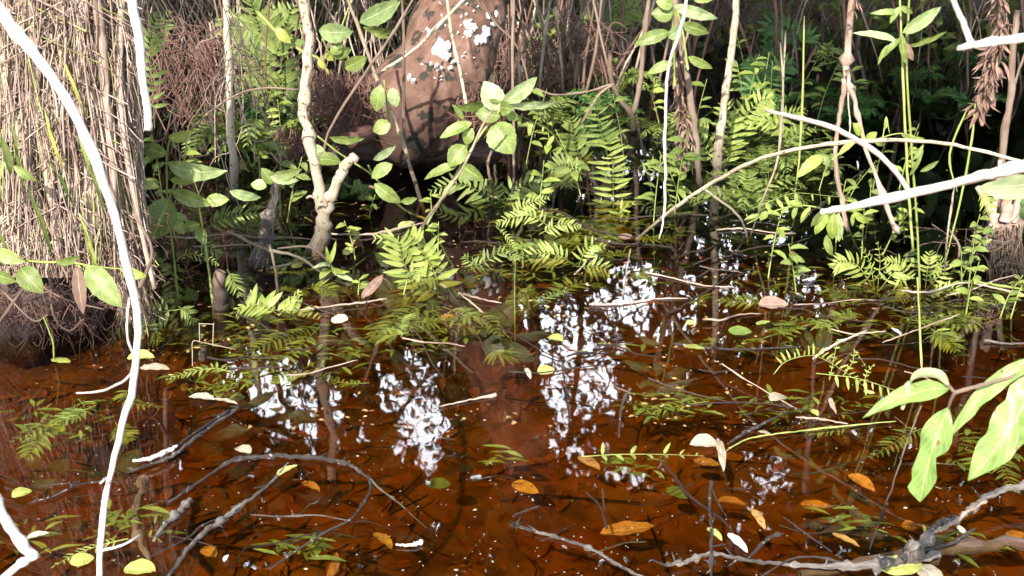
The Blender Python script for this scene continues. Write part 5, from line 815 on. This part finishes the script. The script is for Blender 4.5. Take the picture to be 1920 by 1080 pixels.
tangle('hanging_rootlets', 'tangle of dead twigs and rootlets at the foot of the pale thicket', 1040, 130, 110, 90, 7.4, 190, .0035, 'root')
tangle('hanging_rootlets', 'dull root tangle in the shade at the top right of centre', 1440, 60, 120, 70, 9.0, 90, .005, 'darkbark')
tangle('hanging_rootlets', 'pale fibres hanging beside the right edge of the long thin sapling', 450, 160, 26, 150, 4.95, 20, .0025, 'straw')
tangle('hanging_rootlets', 'loose rootlets around the base of the right hand stump', 1850, 480, 60, 60, 4.2, 40, .003, 'tanbark')
for (pts, wv, Y, lab) in [([(1520, 60), (1512, 0), (1500, -60)], [40, 46, 50], 11.5, 'shadowed brown tree trunk at the top behind the fern with drooping fronds'), ([(1690, 40), (1694, 0), (1700, -80)], [30, 34, 36], 11.8, 'dim slim trunk at the top behind the tall green pair'), ([(1190, 60), (1180, 0), (1176, -60)], [26, 24, 24], 10, 'slim dull trunk at the top between the thicket and the drooping green seedling')]:
    stem('tree_trunk', lab, 'tree', pts, wv, Y, 'tanbark', sides=12)
# small ferns and sprigs filling the back
def fern_plant(loc, size, nf, mat, lab, grp):
    e = thing('fern', lab, 'fern', loc, grp)
    for k in range(nf):
        a = 6.28 * k / nf + uni(-.4, .4); d = V((math.cos(a), math.sin(a) * .8, 0)); mb = MB(); h = uni(.5, .95)
        P = [loc, loc + d * size * .3 + V((0, 0, size * .5 * h)), loc + d * size * .68 + V((0, 0, size * .62 * h)), loc + d * size + V((0, 0, size * .42 * h))]
        frond(mb, P, size * .24, 14, nrm=V((0, -.3, 1)), wf=.24); mb.build('frond', mat, e)
    return e
for zone, n, (x0, x1, y0, y1), (s0, s1), mats, lab, grp in [
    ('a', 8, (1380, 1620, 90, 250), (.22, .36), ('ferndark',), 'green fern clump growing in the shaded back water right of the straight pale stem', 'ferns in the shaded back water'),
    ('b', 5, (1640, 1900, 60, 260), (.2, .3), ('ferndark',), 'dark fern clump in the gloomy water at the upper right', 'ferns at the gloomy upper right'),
    ('c', 6, (300, 560, 90, 330), (.3, .5), ('fern', 'ferndark'), 'fern clump in the gap between the left clump and the crooked sapling', 'ferns left of the crooked sapling'),
    ('d', 5, (980, 1250, 120, 300), (.22, .36), ('fern', 'ferndark'), 'fern clump at the foot of the pale thicket', 'ferns under the pale thicket'),
    ('e', 5, (1380, 1540, 280, 420), (.2, .3), ('fern',), 'small fern clump under the arching tan stem', 'small ferns under the arching stem')]:
    base = [fern_plant(V((0, 0, 0)), .4, 8, m_, lab, grp) for m_ in mats]; used = [False] * len(base)
    for i in range(n):
        p = W(uni(x0, x1), uni(y0, y1), -.03); k = i % len(base); sc = uni(s0, s1) / .4
        if not used[k]: used[k] = True; o = base[k]; o.location = p; o.rotation_euler.z = uni(0, 6.28); o.scale = (sc,) * 3
        else: dup(base[k], p, uni(0, 6.28), sc)
for i in range(46):
    z_ = random.choice([(430, 720, 560, 720), (690, 930, 560, 660), (900, 1200, 420, 560), (900, 1200, 420, 560), (1420, 1700, 520, 640), (1680, 1880, 560, 620), (1200, 1460, 380, 600), (420, 640, 420, 560), (20, 330, 690, 860)])
    x, y = uni(z_[0], z_[1]), uni(z_[2], z_[3]); a = uni(0, 6.28); l = uni(50, 110); side = 'left' if x < 640 else 'middle' if x < 1280 else 'right'; cu = uni(-.6, .6)
    fernfloat('drowned_frond', f'small green frond drowned in the weedy shallows, {side} third of the picture', [(x + math.cos(a + cu * k) * l * k / 3, y + math.sin(a + cu * k) * l * .5 * k / 3) for k in range(4)], [uni(-.03, .003), uni(-.05, .004)], uni(22, 40), 12, random.choice(['fern', 'weed', 'weed']), nrm=V((uni(-.3, .3), uni(-.6, .2), 1)), wf=.2)['group'] = f'drowned fronds in the {side} shallows'
# loose sticks across the middle water
for i in range(64):
    x, y = uni(240, 1900), uni(400, 720); a = uni(-.5, .5) if rnd() < .75 else uni(-1.5, 1.5); l = uni(50, 190)
    mb = MB(); z0 = uni(0, .03); P = [W(x + math.cos(a) * l * k / 3, y + math.sin(a) * l * .6 * k / 3 + uni(-5, 5), z0 * (1 - k / 3) + .003) for k in range(4)]
    limb(mb, P, [uni(2, 5), 2], knots=.5, jit=.6); side = 'left' if x < 640 else 'middle' if x < 1280 else 'right'
    tag(mb.build('loose_twig', random.choice(['straw', 'tanbark', 'greybark', 'root'])), f'small loose twig lying in the shallows, {side} third of the picture', 'twig', f'loose twigs in the {side} shallows')
for i in range(34):
    x, y = uni(20, 1900), uni(760, 1075); a = uni(-1.2, .4); l = uni(40, 170)
    mb = MB(); P = [W(x + math.cos(a) * l * k / 3, y + math.sin(a) * l * .7 * k / 3 + uni(-5, 5), uni(-.03, .004)) for k in range(4)]
    limb(mb, P, [uni(2, 5), 2], knots=.5, jit=.6); side = 'left' if x < 640 else 'middle' if x < 1280 else 'right'
    tag(mb.build('loose_twig', random.choice(['tanbark', 'greybark', 'root'])), f'small dark twig at the surface in the near water, {side} third of the picture', 'twig', f'dark twigs in the {side} near water')

# ================================================================== brush closing the back, and small leafy sprigs
random.seed(101)
mb = MB()
for i in range(1500):
    y = uni(8.6, 13); x = uni(-.5, .10 if rnd() < .88 else .5) * y; z = max(0, bed_z(x, y)); h = uni(.3, 1.9); dx = uni(-.7, .7) * h
    P = [V((x, y, z)), V((x + dx * .4 + uni(-.08, .08), y, z + h * .4)), V((x + dx * .8, y + uni(-.1, .1), z + h * .75)), V((x + dx * 1.1, y, z + h))]
    mb.tube(smooth(P, 2), [uni(.002, .007)] * 7, 4, 0, cap=False)
tag(mb.build('dry_brush', 'straw'), 'mass of thin dry stalks closing the back of the swamp', 'brush', kind='stuff')
mb = MB()
for i in range(9000):
    y = uni(9.5, 13.5); x = uni(-.52, .52) * y; z = max(0, bed_z(x, y)) + uni(0, 1.1) * rnd(); l = uni(.05, .16)
    if mn.noise(V((x * 1.1, y * 1.1, z))) < -.05: continue
    mb.tri(V((x, y, z)), l, l * uni(.25, .5), V((uni(-1, 1), uni(-.5, .5), uni(-.6, .6))).normalized(), V((uni(-.8, .8), -1, uni(.2, 1.4))))
tag(mb.build('back_foliage', 'fern'), 'low green foliage mixed into the dry stalks at the back', 'foliage', kind='stuff')
def sprig(p, h, nl, ll, mat, lab, grp, lean):
    e = thing('leafy_sprig', lab, 'seedling', p, grp); P = smooth([p, p + V((lean * h * .4, 0, h * .5)), p + V((lean * h, -.02, h))], 5); mb = MB(); mb.tube(P, [.0028 * (1 - .5 * i / 10) for i in range(len(P))], 5); mb.build('stem', 'greenstem', e)
    for k in range(nl):
        q = P[int(len(P) * (.3 + .68 * k / nl))]; a = uni(0, 6.28); d = V((math.cos(a), math.sin(a) * .6, uni(-.3, .5))).normalized(); l = ll * uni(.7, 1.2); m2 = MB()
        m2.blade(q, q + d * l, l * uni(.3, .5), V((uni(-.3, .3), uni(-.9, -.2), .8)), .1, .2, curl=uni(0, .25), ns=8, nc=2, ser=.05); m2.build('leaf', mat, e)
for (x0, x1, y0, y1, n, hh, ll, lab, grp) in [
    (1400, 1700, 330, 560, 14, (.10, .3), .06, 'small bright sprig rising from the right shallows below the thick white branch', 'bright sprigs in the right shallows'),
    (1720, 1900, 480, 600, 8, (.08, .25), .05, 'small bright sprig around the foot of the right hand stump', 'bright sprigs by the stump'),
    (980, 1300, 200, 420, 12, (.15, .4), .08, 'small sprig among the ferns right of the broad seedling', 'sprigs among the centre ferns'),
    (300, 560, 280, 460, 9, (.12, .35), .08, 'small sprig growing between the left clump and the forked sapling', 'sprigs left of the forked sapling'),
    (1330, 1620, 100, 260, 12, (.2, .45), .09, 'small sprig in the shaded back water behind the hanging root', 'sprigs in the shaded back water'),
    (620, 1000, 400, 560, 7, (.06, .18), .05, 'tiny sprig poking from the weedy water around the middle fern', 'tiny sprigs near the middle fern'),
    (960, 1180, 110, 200, 9, (.25, .6), .09, 'small sprig at the foot of the pale thicket', 'sprigs in the pale thicket')]:
    for i in range(n):
        sprig(W(uni(x0, x1), uni(y0, y1), -.01), uni(*hh), random.randint(4, 8), ll, random.choice(['leaf', 'fernb', 'fern']), lab, grp, uni(-.5, .5))

mb = MB()
for i in range(900):                                            # broken leaf scraps drifting between the plants
    x, y = uni(250, 1910), 380 + 420 * rnd() ** 1.3; p = W(x, y, .003); a = uni(0, 6.28); l = uni(.006, .022); d = V((math.cos(a), math.sin(a), 0))
    if mn.noise(p * 1.4) < 0: continue
    mb.blade(p, p + d * l, l * uni(.3, .6), V((uni(-.5, .5), uni(-.5, .2), 1)), uni(0, .15), .2, ns=4, nc=2)
tag(mb.build('leaf_scraps', 'litter'), 'small scraps of dead leaf drifting between the plants', 'debris', kind='stuff')
